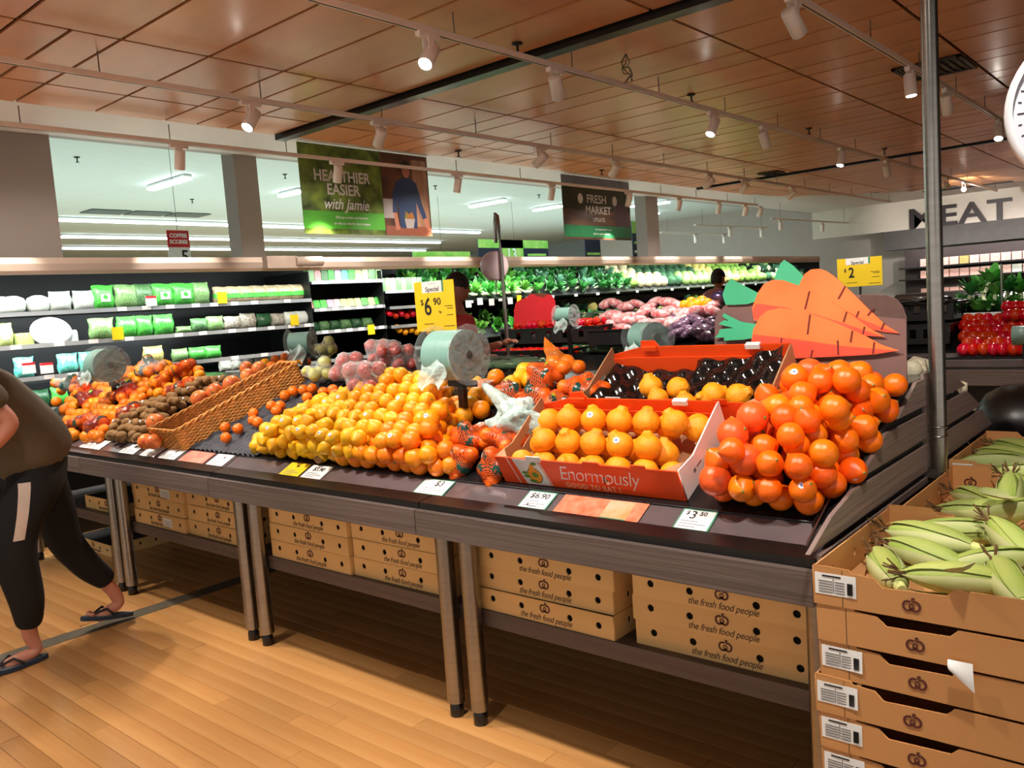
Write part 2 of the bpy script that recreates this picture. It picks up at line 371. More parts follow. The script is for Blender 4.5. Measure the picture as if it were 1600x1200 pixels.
PL, PU = spot_proto(True), spot_proto(False)
def spot(x, y, z, tgt, lit, label, grp=None, power=1.0, used=[0, 0], ang=62):
    p = PL if lit else PU; k = 0 if lit else 1
    t = p if not used[k] else copy_tree(p); used[k] = 1
    t.location = (x, y, z); t['label'] = label
    if grp: t['group'] = grp
    d = (Vector(tgt)-Vector((x, y, z-.115))).normalized()
    can = [c for c in t.children if c.name.startswith('can')][0]; can.rotation_euler = d.to_track_quat('-Z', 'Y').to_euler()
    if power: lamp('SPOT', Vector((x, y, z-.115))+d*.085, LAMP_W*power, (1, .915, .81), tgt, .035, ang, .5, name='spot_lamp')
    return t
names = {-1.68: 'behind the pole', -3.18: 'over the middle of the tables', -4.86: 'second from the fridges', -6.28: 'nearest the fridges'}
G1, G2 = 'distant lit track spotlights', 'track spotlights aimed away'
spot(-3.18, 3.2, 2.95, (-2.6, 1.4, .9), True, 'lit spotlight, largest lit one, above the fruit tables', power=.8)
spot(-4.86, 3.2, 2.95, (-4.4, 1.6, .9), True, 'lit spotlight above the bagged oranges, left of the black ceiling bar', power=.8)
spot(-4.86, 6.25, 2.95, (-6.6, 6.2, 1.8), True, 'lit spotlight above the hanging market banner', power=1)
spot(-3.18, 6.4, 2.95, (-3.4, 5.2, 1), True, 'lit spotlight on the middle track beyond the black bar', power=1)
spot(-1.68, 6.4, 2.95, (-1.5, 6.2, .8), True, 'lit spotlight touching the left side of the steel pole', power=1)
spot(-4.86, 9.6, 2.95, (-6.7, 9.4, 1.6), True, 'distant lit spotlight on a white track', G1, power=1)
spot(-4.86, 12.2, 2.95, (-6.7, 12.4, 1.6), True, 'distant lit spotlight on a white track', G1, power=1)
spot(-3.18, 9.4, 2.95, (-3.4, 8.6, 1), True, 'distant lit spotlight on a white track', G1, power=.8)
spot(-1.68, 9.4, 2.95, (-1.6, 8.0, 1), True, 'distant lit spotlight on a white track', G1, power=1)
spot(-3.18, 15, 2.95, (-3.9, 19.9, 2.8), True, 'distant lit spotlight on a white track', G1, power=3.2, ang=54)
spot(-6.28, 14.3, 2.95, (-6.6, 14.2, 2.0), True, 'distant lit spotlight on a white track', G1, power=.4)
for (x, y, tg, pw) in ((-1.68, 4.33, (-1.4, 6.6, .9), 1), (-3.18, 4.3, (-4.0, 5.9, 1.2), 1.9), (-4.86, 4.3, (-6.75, 4.9, 1.3), 1.5), (-1.68, 7.4, (-1.7, 9.0, 0), .6), (-3.18, 7.4, (-3.0, 9.0, 0), .6), (-4.86, 7.5, (-6.7, 8.2, 1.4), 1.0),
                   (-3.18, 11, (-3.2, 13, 0), .4), (-3.18, 13.9, (-3.2, 19.5, 1.5), 1.2), (-4.86, 10.6, (-6.7, 11.6, 1.4), 1.0), (-1.68, 11.5, (-1.7, 19.5, 1.6), 1.2)):
    spot(x, y, 2.95, tg, False, 'white track spotlight aimed away, its lamp hidden inside', G2, power=pw)
for y in (2.0, 3.45, 5.0, 6.6, 8.25, 10, 11.4, 12.7, 13.7):
    spot(-6.28, y, 2.95, (-6.76, y+.1, 1.5), True, 'white track spotlight on the track nearest the fridges, shining down on the fridge header', 'spotlights on the fridge side track', power=1.9, ang=60)
# the same kind of spots further back along the tracks, over the aisle in front of the counters
for (x, y, tg, pw) in ((-1.68, 1.2, (-1.5, 2.35, .9), 1.5), (-3.18, 1.2, (-2.9, 2.4, .9), 1.55), (-4.86, 1.2, (-4.5, 2.4, .9), 1.6), (-1.68, .95, (-2.0, .7, 0), .7), (-3.18, .95, (-3.2, .7, 0), .85), (-4.86, .95, (-4.6, .9, 0), .8), (-.25, 1.2, (-.5, 2.3, .8), 1.1), (-4.86, 1.55, (-6.75, 2.6, 1.35), 1.7)):
    if pw: spot(x, y, 2.95, tg, True, 'lit track spotlight over the aisle before the fruit tables', 'spotlights over the near aisle', power=pw, ang=74)
def track2(p0, p1, spots, label):
    z = 2.85; a = at(*p0, 'z', z); b = at(*p1, 'z', z)
    t = thing('light_track', label, 'light track', a)
    d = b-a; bx = MB(); bx.tube([(0, 0, .02), d+Vector((0, 0, .02))], .02, 6); obj('rail', bx, TRK, t)
    hm = MB().cyl(.004, .332, 6).mesh('hanger', _mats['hanger_grey'])
    for f in (.1, .9): link('hanger', hm, t, d*f+Vector((0, 0, .02)))
    for f, lit in spots:
        q = a+d*f; spot(q.x, q.y, z, (q.x-.2, q.y+.4, 1), lit, 'far small spotlight on the short tracks near the meat sign', 'far spotlights near the meat sign', power=.15)
track2((1032, 365), (1136, 367), ((.5, True), (.95, True)), 'short far light track lowest in the picture, above the carrot sign')
track2((1085, 353), (1200, 357), ((.45, False), (.9, False)), 'short far light track left of the meat sign')
track2((1205, 343), (1330, 350), ((.1, True), (.6, False)), 'short far light track closest to the meat sign')
# sprinklers, cable
def sprinkler(x, y, z, label, grp=None):
    t = thing('ceiling_sprinkler', label, 'sprinkler', (x, y, z), group=grp)
    obj('escutcheon', MB().lathe([(.001, 0), (.035, -.002), (.034, -.01), (.012, -.016)], 16), BLK, t)
    obj('head', MB().cyl(.008, .045, 8, T=Matrix.Translation((0, 0, -.06))).lathe([(.001, -.06), (.022, -.06), (.02, -.066), (.001, -.066)], 12), BLK, t)
for i, q in enumerate([(808, 67), (1080, 147), (1264, 200), (1382, 232), (716, 235), (940, 265)]):
    p = at(*q, 'z', 3.1); sprinkler(p.x, p.y, 3.1, 'small dark sprinkler head on the wood ceiling', 'sprinklers on the wood ceiling')
for q in [(120, 245), (445, 272), (300, 311), (680, 290), (842, 304)]:
    p = at(*q, 'z', 3.62); sprinkler(p.x, p.y, 3.62, 'tiny sprinkler on the pale hall ceiling', 'sprinklers on the hall ceiling')
p = at(978, 84, 'z', 3.1); b = MB(); rr = random.Random(3)
for k in range(4):
    a0 = rr.uniform(0, 6); b.tube([(0, 0, 0)]+[(.035*math.cos(a0+t*1.1), .035*math.sin(a0+t*1.1), -.05-t*.022-(t % 2)*.02) for t in range(6)], .003, 5)
tag(obj('cable_coil', b, BLK, None, p), 'tangle of black cable hanging from the wood ceiling', 'cable')
# ---------------------------------------------------------------- THE FRUIT TABLES
TW = wood('table_laminate', (100, 86, 80), (76, 64, 60), .55, 0, 2, 40, rnd=.03, bump=.25)
TWY = wood('slat_laminate', (140, 120, 112), (112, 95, 90), .55, 1, 2, 40, rnd=.05, bump=.25)
STEEL = mat('brushed_steel', (158, 154, 148), .28, 1.0, scale=3, stretch=(1, 1, 14), var=.1)
DECK = mat('deck_black', (24, 22, 23), .22, var=.1, spec=.5)
FOAM = mat('foam_black', (52, 53, 62), .65, var=.15)
def make_table(x0, x1, label):
    W = x1-x0; t = thing('display_table', label, 'display table', (x0, 1.875, 0))
    obj('fascia', MB().box(.002, W-.002, 0, .022, .742, .83), TW, t, bevel=.002)
    obj('side_apron', MB().box(.002, .022, .024, 1.97, .745, .83), TW, t); obj('side_apron', MB().box(W-.022, W-.002, .024, 1.97, .745, .83), TW, t)
    obj('front_lip', MB().prism([(.024, .8), (.024, .852), (.095, .862), (.1, .8)], 'x', .003, W-.003), BLK, t)
    # sloped deck on both sides of a flat ridge (local y = world y - 1.875)
    obj('deck', MB().prism([(.1, .8), (.095, .85), (.755, 1.18), (1.235, 1.18), (1.9, .85), (1.9, .8)], 'x', .003, W-.003), DECK, t)
    obj('rear_fascia', MB().box(.002, W-.002, 1.95, 1.97, .742, .83), TW, t)
    obj('shelf', MB().box(.03, W-.03, .222, 1.74, .36, .42), TW, t, bevel=.002)
    lm = MB().cyl(.033, .66, 24).mesh('leg', STEEL); fm = MB().lathe([(.001, 0), (.026, 0), (.026, .022), (.022, .03), (.001, .03)], 16).mesh('rubber_foot', BLACKP)
    for lx in (.06, W-.06):
        for ly in (.185, 1.78):
            l = link('leg', lm, t, (lx, ly, .03+.06-.035)); l.scale = (1, 1, .69/.66+0.0); link('rubber_foot', fm, l, (0, 0, -.055), scale=(1, 1, 1.75))
    return t
XJ = [-6.23, -4.847, -3.469, -2.105, -.731]
TL = ['fruit display table at the far left behind the walking person', 'fruit display table under the bagged oranges and kiwifruit', 'fruit display table under the lemons, third from the near end', 'near fruit display table under the boxes and tangelos']
for i in range(4): make_table(XJ[i], XJ[i+1], TL[i])
# end panel with slats
ep = thing('slatted_end_panel', 'grey wooden slatted end panel of the near fruit table', 'panel', (-.733, 2.86, .84))
def yz(poly): return [(a-2.86, b-.84) for a, b in poly]
for poly in ([(2.52, 1.095), (2.73, 1.18), (2.825, 1.18), (2.825, 1.095)], [(2.16, .99), (2.22, 1.0), (2.42, 1.072), (2.825, 1.072), (2.825, .99)],
             [(1.83, .885), (1.98, .94), (2.14, .97), (2.825, .97), (2.825, .885)], [(1.9, .845), (1.9, .865), (2.825, .865), (2.825, .845)],
             [(2.915, 1.095), (2.915, 1.18), (3.1, 1.18), (3.36, 1.095)], [(2.915, .99), (2.915, 1.072), (3.38, 1.072), (3.6, .99)], [(2.915, .885), (2.915, .97), (3.62, .97), (3.8, .885)]):
    obj('slat', MB().prism(yz(poly), 'x', .002, .014), TWY, ep, bevel=.0015)
obj('post', MB().box(0, .009, -.035, .055, 0, .355), TWY, ep)
obj('backing', MB().prism(yz([(1.9, .85), (2.62, 1.165), (3.11, 1.165), (3.8, .86)]), 'x', -.008, .0005), mat('panel_back', (30, 26, 26), .7), ep)
b = MB(); b.tube([S(-.78, .0, .012)-Vector((-.733, 2.86, .84)), S(-.78, .74, .012)-Vector((-.733, 2.86, .84))], .005, 6)
obj('metal_edge', b, STEEL, ep)
# bins: low dividers of black plastic on the deck
def divider(x, s0, s1, h, label):
    b = MB(); a, c = S(x, s0), S(x, s1); n = Vector((0, -SS, SC))*h
    b.prism([(a.y, a.z), (c.y, c.z), ((c+n).y, (c+n).z), ((a+n).y, (a+n).z)], 'x', x-.003, x+.003)
    tag(obj('deck_divider', b, BLACKP), label, 'divider')
divider(-.79, .08, .74, .012, 'low black divider strip right of the orange tangelos')
# dark foam mats (wavy liner)
def foam(x0, x1, s0, s1, label):
    b = MB(); nx, ns = int((x1-x0)/.008), int((s1-s0)/.012)
    def fn(u, v):
        s = s0+v*(s1-s0); xa = x0+(s-.09)/.64*.265; x = xa+u*(x1-xa)
        return S(x, s, .012+.010*math.sin(x*2*PI/.042+math.sin(s*60)*.5)*(.6+.4*math.sin(s*2*PI/.09+x*20)))
    b.grid(fn, nx, ns)
    tag(obj('foam_mat', b, FOAM), label, 'mat')
foam(-3.955, -3.34, .10, .74, 'wavy dark foam mat between the wicker basket and the lemons')
# ticket rail and tickets
def rail_ticket(px0, px1, py, name, label, cat, m, texts=(), border=None, inner=None):
    a, c = slope(px0, py), slope(px1, py); x0, x1 = a.x, c.x; W = x1-x0; H = .086
    t = thing(name, label, cat, S((x0+x1)/2, .05, .004), (SA, 0, 0))
    obj('card', MB().box(-W/2, W/2, -H/2, H/2, 0, .0015), border or m, t)
    if border: obj('printed_face', MB().box(-W/2+.005, W/2-.005, -H/2+.005, H/2-.005, .0015, .0022), m, t)
    for (s, size, x, y) in texts: write(s, size, INK, t, (x*W, y*H, .0025), space=1, bold=.0004)
    if texts:
        for k in range(3): obj('print_line', MB().box(-W*.38, W*(.1+.25*(k % 2)), -H*.1-k*.011, -H*.1-k*.011+.0025, .0022, .0028), GREY_IN, t)
    return t
PLAS = mat('rail_plastic', (92, 82, 84), .12, var=.15, spec=.8)
for i, (a, c) in enumerate(((-6.1, -5.05), (-5.04, -4.45), (-4.44, -3.5), (-3.49, -2.15), (-2.14, -1.3), (-1.29, -.76))):
    r = thing('ticket_rail', ['clear ticket rail at the far left table', 'short ticket rail under the kiwifruit', 'ticket rail below the wicker basket', 'ticket rail below the lemons and navel oranges', 'ticket rail below the orange cartons', 'glossy ticket rail at the near right corner'][i], 'ticket rail', S(0, 0, .001))
    def f(u, v): return S(a+u*(c-a), .003+v*.094, .001)-S(0, 0, .001)
    obj('strip', MB().grid(f, 1, 1, False), PLAS, r)
    bb = MB(); bb.tube([S(a, .002, .004)-S(0, 0, .001), S(c, .002, .004)-S(0, 0, .001)], .003, 6); bb.tube([S(a, .098, .004)-S(0, 0, .001), S(c, .098, .004)-S(0, 0, .001)], .003, 6); obj('lip', bb, BLACKP, r)
GRB = mat('ticket_green', (70, 140, 110), .5); YEL = mat('ticket_yellow', (240, 205, 30), .45, var=.04)
PHOTO = mat('photo_mandarins', (226, 96, 60), .35, col2=(240, 150, 120), scale=28); PHOTO2 = mat('photo_beige', (214, 186, 160), .4, col2=(226, 150, 90), scale=14)
PINK = mat('photo_pink', (220, 110, 96), .4, col2=(236, 160, 140), scale=20)
rail_ticket(120, 158, 702, 'price_ticket', 'white price ticket at the left end of the rails, by the walking person', 'ticket', WHITE, [('', .02, 0, .2)])
rail_ticket(183, 210, 710, 'price_ticket', 'narrow white price ticket below the kiwifruit, left of two', 'ticket', WHITE, [('$1', .03, .1, .22)])
rail_ticket(216, 243, 714, 'price_ticket', 'narrow white price ticket below the kiwifruit, right of two', 'ticket', WHITE, [('$1', .03, .1, .22)])
rail_ticket(246, 276, 717, 'price_ticket', 'white price ticket just left of the pink picture card', 'ticket', WHITE, [('4', .03, .1, .22)])
rail_ticket(277, 322, 722, 'picture_card', 'pink and red fruit picture card below the wicker basket', 'card', PINK)
rail_ticket(323, 352, 726, 'price_ticket', 'white price ticket just right of the pink picture card', 'ticket', WHITE, [('4', .03, .1, .22)])
rail_ticket(440, 474, 739, 'price_ticket', 'yellow special price ticket below the lemons', 'ticket', YEL, [('90', .02, 0, .25)])
rail_ticket(475, 510, 742, 'price_ticket', 'white price ticket reading $3.90 beside the yellow one', 'ticket', WHITE, [('$3.90', .032, 0, .2)])
rail_ticket(652, 704, 764, 'price_ticket', 'green edged price ticket reading $3 below the mandarin bags', 'ticket', WHITE, [('$3', .04, .1, .22)], GRB)
rail_ticket(818, 866, 782, 'price_ticket', 'green edged price ticket reading $6.90 below the carton front', 'ticket', WHITE, [('$6.90', .034, 0, .22), ('▲ ______', .014, 0, -.3)], GRB)
t = rail_ticket(868, 1012, 796, 'picture_card', 'orange picture card of mandarins with a beige recipe panel', 'card', PHOTO)
obj('recipe_panel', MB().box(.02, .11, -.04, .04, .0016, .0024), PHOTO2, t); obj('green_edge', MB().box(.02, .11, -.043, -.037, .0016, .003), GRB, t)
rail_ticket(1060, 1119, 812, 'price_ticket', 'green edged price ticket reading $3.50 below the tangelos', 'ticket', WHITE, [('$', .022, -.3, .3), ('3', .045, -.12, .2), ('50', .022, .14, .3)], GRB)
# ---------------------------------------------------------------- FRUIT
def ico(n):
    bm = bmesh.new(); bmesh.ops.create_icosphere(bm, subdivisions=n, radius=1); vs = [v.co.copy() for v in bm.verts]; fs = [tuple(v.index for v in f.verts) for f in bm.faces]; bm.free(); return vs, fs
ICO3, ICO2, ICO4 = ico(3), ico(2), ico(4)
def blob(fn, src=ICO3): return MB().add([fn(v) for v in src[0]], src[1], True)
def f_orange(v):
    r = 1-.07*math.exp(-((1-v.z)/.03))-.03*math.exp(-((1+v.z)/.02)); return Vector((v.x*r, v.y*r, v.z*.96*r))
def f_lemon(v):
    z = v.z; k = abs(z)**6; w_ = 1-.22*abs(z)**2.2-.35*k
    return Vector((v.x*w_, v.y*w_, z*(1.08+.26*k)))
def f_tangelo(v):
    z = v.z; n = max(0, z)**10; w_ = 1-.25*n
    return Vector((v.x*w_, v.y*w_, z*.97+.32*n))
def f_sumo(v):
    z = v.z; n = max(0, z)**14; a = math.atan2(v.y, v.x); ru = 1+.025*math.sin(a*7)*max(0, z+.3)
    w_ = (1-.12*max(0, z)**2)*ru
    p = Vector((v.x*w_, v.y*w_, z*.95)); 
    if z > .86:
        q = (z-.86)/.14; rad = .36+.05*math.sin(5*a); h = Vector((v.x, v.y)); l = max(h.length, 1e-4); t = l/.51
        p = Vector((v.x/l*rad*min(1, t*1.5), v.y/l*rad*min(1, t*1.5), .78+.36*math.sqrt(max(0, 1-t**4))))
    return p
def f_kiwi(v): return Vector((v.x*.82, v.y*.82, v.z*1.15))
def f_apple(v):
    r = 1-.16*math.exp(-((1-v.z)/.06))-.1*math.exp(-((1+v.z)/.04)); return Vector((v.x*r*(1+.05*v.z), v.y*r*(1+.05*v.z), v.z*.9*r))
def f_pear(v): w_ = 1-.38*max(0, v.z)**.8; return Vector((v.x*w_, v.y*w_, v.z*1.2))
def f_tomato(v): a = math.atan2(v.y, v.x); r = 1+.02*math.cos(5*a); return Vector((v.x*r, v.y*r, v.z*.84-.12*math.exp(-((1-v.z)/.05))))
PEEL = dict(bump=.12, bscale=26, scale=2.2, sss=0)
MO = mat('peel_navel', (252, 140, 8), .34, var=.1, rnd=.1, hue=.012, **PEEL)
ML = mat('peel_lemon', (238, 178, 16), .4, var=.1, rnd=.1, hue=.01, **PEEL)
MY = mat('peel_yellow_orange', (246, 168, 14), .38, var=.1, rnd=.08, hue=.008, **PEEL)
MT = mat('peel_tangelo', (252, 112, 10), .28, var=.08, rnd=.08, hue=.01, **PEEL)
MT2 = mat('peel_red_tangelo', (238, 92, 34), .3, var=.14, rnd=.08, **PEEL)
MS = mat('peel_sumo', (255, 156, 14), .45, var=.1, rnd=.08, bump=.3, bscale=14, scale=2)
MM = mat('peel_mandarin', (250, 116, 10), .32, var=.1, rnd=.1, **PEEL)
MG = mat('peel_grapefruit', (244, 150, 60), .36, col2=(226, 96, 60), rnd=.08, scale=1.2, bump=.08, bscale=26)
MK = mat('skin_kiwi', (146, 108, 62), .75, var=.18, rnd=.14, bump=.2, bscale=40, scale=4)
MA = mat('skin_apple', (158, 14, 24), .3, col2=(196, 70, 50), rnd=.1, scale=1.3)
MP = mat('skin_pear', (176, 178, 84), .4, var=.12, rnd=.08)
MTO = mat('skin_tomato', (196, 26, 8), .2, var=.12, rnd=.1, hue=.01)
STEMG = mat('stem_scar', (120, 140, 60), .7)
STK = mat('fruit_sticker', (236, 240, 246), .4)
STKB = mat('fruit_sticker_blue', (70, 80, 180), .4)
def fruit_mesh(name, fn, m, src=ICO3): return blob(fn, src).mesh(name, m)
FM = {'orange': fruit_mesh('orange', f_orange, MO), 'lemon': fruit_mesh('lemon', f_lemon, ML), 'yellow_orange': fruit_mesh('yellow_orange', f_orange, MY),
      'tangelo': fruit_mesh('tangelo', f_tangelo, MT), 'red_tangelo': fruit_mesh('red_tangelo', f_orange, MT2), 'knobbly_mandarin': fruit_mesh('knobbly_mandarin', f_sumo, MS, ICO4),
      'mandarin': fruit_mesh('mandarin', f_orange, MM), 'grapefruit': fruit_mesh('grapefruit', f_orange, MG), 'kiwifruit': fruit_mesh('kiwifruit', f_kiwi, MK, ICO2),
      'apple': fruit_mesh('apple', f_apple, MA, ICO2), 'pear': fruit_mesh('pear', f_pear, MP, ICO2), 'tomato': fruit_mesh('tomato', f_tomato, MTO, ICO2)}
SCAR = MB().lathe([(.001, .955), (.1, .95), (.12, .91)], 8).mesh('stem_scar', STEMG)
SCART = MB().lathe([(.001, 1.31), (.09, 1.29), (.1, 1.2)], 8).mesh('stem_scar', STEMG)
STKM = MB().lathe([(.001, 1.03), (.2, 1.01), (.25, .985)], 12).mesh('fruit_sticker', STK); STKM2 = MB().lathe([(.001, 1.035), (.09, 1.03)], 10).mesh('sticker_print', STKB)
rf = random.Random(11)
def fruit(kind, p, r, rot=None, label='', cat='', group='', scar=True, sticker=False):
    rot = rot if rot is not None else (rf.uniform(-1.6, 1.6), rf.uniform(-1.6, 1.6), rf.uniform(0, 6.2))
    o = link(kind, FM[kind], None, p, rot, r); tag(o, label, cat, group)
    if scar: link('stem_scar', SCART if kind == 'tangelo' else SCAR, o)
    if sticker:
        d = Euler(rot).to_matrix().inverted() @ (Vector((.25, -.8, .5)))
        q = d.to_track_quat('Z', 'Y').to_euler(); s_ = link('fruit_sticker', STKM, o, (0, 0, 0), q); link('sticker_print', STKM2, s_)
    return o
def to_px(p):
    d = Vector(p)-Vector((0, 0, CH)); z = d.dot(_f2); return (800+CF*d.dot(_r3)/z, 600-CF*d.dot(_u3)/z)
def inside(p, poly):
    x, y = p; c = False; n = len(poly)
    for i in range(n):
        x1, y1 = poly[i]; x2, y2 = poly[(i+1) % n]
        if (y1 > y) != (y2 > y) and x < (x2-x1)*(y-y1)/(y2-y1)+x1: c = not c
    return c
def edge_dist(p, poly):
    best = 9; P = Vector(p)
    for i in range(len(poly)):
        a, b = Vector(poly[i]), Vector(poly[(i+1) % len(poly)]); t = max(0, min(1, (P-a).dot(b-a)/max(1e-9, (b-a).length_squared))); best = min(best, (P-a-(b-a)*t).length)
    return best
def pile(poly, r, layers, place, jit=.06, base=.0, shrink=1.0, sq=1.0):
    """hexagonal heap on the sloped deck; poly = outline corners in the photograph of the bottom layer centres"""
    B = [to_s(slope(px, py, r+base), r+base) for px, py in poly]
    xs = [b[0] for b in B]; ss = [b[1] for b in B]; p = 2*r*1.05*sq; n = 0
    for L_ in range(layers):
        off = r+base+L_*1.5*r*sq; row = 0; s = min(ss)+(.58*p if L_ % 2 else 0)
        while s <= max(ss)+.001:
            x = min(xs)+(p/2 if (row+L_) % 2 else 0)
            while x <= max(xs)+.001:
                if not (L_ == layers-1 and rf.random() < .18) and inside((x, s), B) and (L_ == 0 or (edge_dist((x, s), B) > shrink*L_*r*1.1 and inside(to_px(S(x, s, off)), poly))):
                    k = rf.uniform(1-jit, 1+jit*.3)
                    place(S(x+rf.uniform(-.3, .3)*r, s+rf.uniform(-.3, .3)*r, off+(rf.uniform(-.25, .15)*r if L_ else 0)), r*k, x, s, L_); n += 1
                x += p
            s += p*.866; row += 1
    return n
def pl(kind, label, cat, group, st=0, **kw):
    def f(p, r, x, s, L_): fruit(kind, p, r, None, label, cat, group, sticker=rf.random() < st, **kw)
    return f
def pcit(p, r, x, s, L_):
    px, py = to_px(p)
    if px > 700-(py-600)*1.45 and py > 628-(px-560)*.02: fruit('orange', p, r*1.06, None, 'navel orange in the heap beside the netted mandarins', 'orange', 'navel oranges in the heap', sticker=rf.random() < .04)
    elif py < 640 and px > 545: fruit('yellow_orange', p, r, None, 'small yellow orange near the top of the citrus heap', 'orange', 'yellow oranges on top of the heap', sticker=rf.random() < .05)
    else: fruit('lemon', p, r*.95, None, 'yellow lemon in the heap between the foam mat and the navel oranges', 'lemon', 'lemons in the heap', scar=False, sticker=rf.random() < .16)
n1 = pile([(387, 706), (480, 722), (600, 734), (697, 748), (716, 712), (712, 640), (712, 600), (668, 582), (610, 580), (575, 604), (530, 612), (470, 640), (418, 664)], .0355, 3, pcit, shrink=.42)
def ptan(p, r, x, s, L_):
    if L_ >= 1 and rf.random() < .22 and x < -.95: fruit('red_tangelo', p+Vector((0, -.004, .008)), r*1.2, None, 'large reddish tangelo on top of the tangelo heap', 'tangelo', 'large reddish tangelos')
    else: fruit('tangelo', p, r, None, 'glossy orange tangelo in the heap at the near end of the table', 'tangelo', 'orange tangelos in the heap', sticker=rf.random() < .06)
n4 = pile([(1096, 786), (1180, 800), (1290, 806), (1336, 745), (1372, 684), (1414, 592), (1350, 580), (1262, 574), (1212, 606), (1160, 650), (1104, 715)], .0375, 4, ptan, shrink=.34, jit=.08)
def pkiwi(p, r, x, s, L_): fruit('kiwifruit', p, r, (rf.uniform(-.4, .4), PI/2+rf.uniform(-.4, .4), rf.uniform(-.6, .6)), 'brown kiwifruit in the heap left of the grapefruit', 'kiwifruit', 'kiwifruit in the heap', scar=False, sticker=rf.random() < .12)
n5 = pile([(166, 692), (226, 696), (262, 650), (330, 610), (352, 590), (318, 588), (270, 615), (215, 632), (180, 655)], .030, 2, pkiwi, shrink=.5)
for (px, py, r) in ((228, 690, .042), (240, 690, .042), (243, 660, .05), (312, 623, .05), (336, 612, .047), (362, 600, .05), (388, 588, .045), (405, 576, .042), (276, 660, .035), (300, 645, .038), (385, 575, .04)):
    fruit('grapefruit', slope(px, py, r+.03), r, None, 'pink and yellow grapefruit in the row along the wicker basket', 'grapefruit', 'grapefruit along the basket')
for i, (px, py) in enumerate(((352, 668), (372, 670), (353, 684), (396, 646), (403, 660), (424, 634), (438, 634), (445, 618), (458, 611), (480, 621), (474, 609), (488, 607), (505, 613), (520, 609), (396, 657), (523, 616), (432, 642))):
    fruit('mandarin', slope(px, py, .047), .027, None, 'loose small mandarin on the wavy dark foam mat', 'mandarin', 'loose mandarins on the foam mat')
fruit('kiwifruit', slope(499, 716, .03), .028, None, 'stray brown kiwifruit between the lemons and the navel oranges', 'kiwifruit', '', scar=False)
for i, (px, py, k) in enumerate(((742, 600, 'lemon'), (760, 605, 'orange'), (815, 590, 'lemon'), (830, 594, 'lemon'), (800, 600, 'lemon'), (775, 590, 'orange'), (735, 632, 'lemon'), (725, 650, 'yellow_orange'), (752, 640, 'orange'), (718, 640, 'lemon'), (768, 620, 'yellow_orange'), (820, 580, 'lemon'), (745, 618, 'yellow_orange'))):
    fruit(k, slope(px, py, .04), .038, None, 'loose citrus fruit behind the bag roll stand, between the heap and the netted mandarins', 'fruit', 'loose citrus behind the bag stand', scar=False)
# ---------------------------------------------------------------- BAGS OF FRUIT
def bag_shape(cs, infl, src=ICO3, smooth=2, knot=None):
    """skin stretched over balls (centre, radius); star shaped about the origin"""
    vs, fs = src; R = []
    for v in vs:
        d = v.normalized(); best = .02
        for c, r in cs:
            r2 = r+infl; b_ = d.dot(c); disc = b_*b_-(c.length_squared-r2*r2)
            if disc > 0: best = max(best, b_+math.sqrt(disc))
        if knot:
            q = d.dot(knot.normalized())
            if q > .93: best += (knot.length-best)*((q-.93)/.07)**1.2 if knot.length > best else 0
        R.append(best)
    nb = [[] for _ in vs]
    for f in fs:
        for i in range(3): nb[f[i]].append(f[(i+1) % 3]); nb[f[i]].append(f[(i+2) % 3])
    for _ in range(smooth): R = [max(R[i], (R[i]+sum(R[j] for j in nb[i])/len(nb[i]))/2) for i in range(len(vs))]
    return vs, fs, R
NETM = net('net_orange', (236, 90, 20)); LBL = mat('label_dark_green', (18, 66, 58), .3, var=.1); LIME = mat('label_lime', (130, 200, 30), .4); CLEARF = film('clear_bag_film', (235, 240, 240), .1)
REDF = film('red_bag_film', (200, 44, 24), .34); MINTF = film('mint_bag_film', (205, 232, 226), .5, .2)
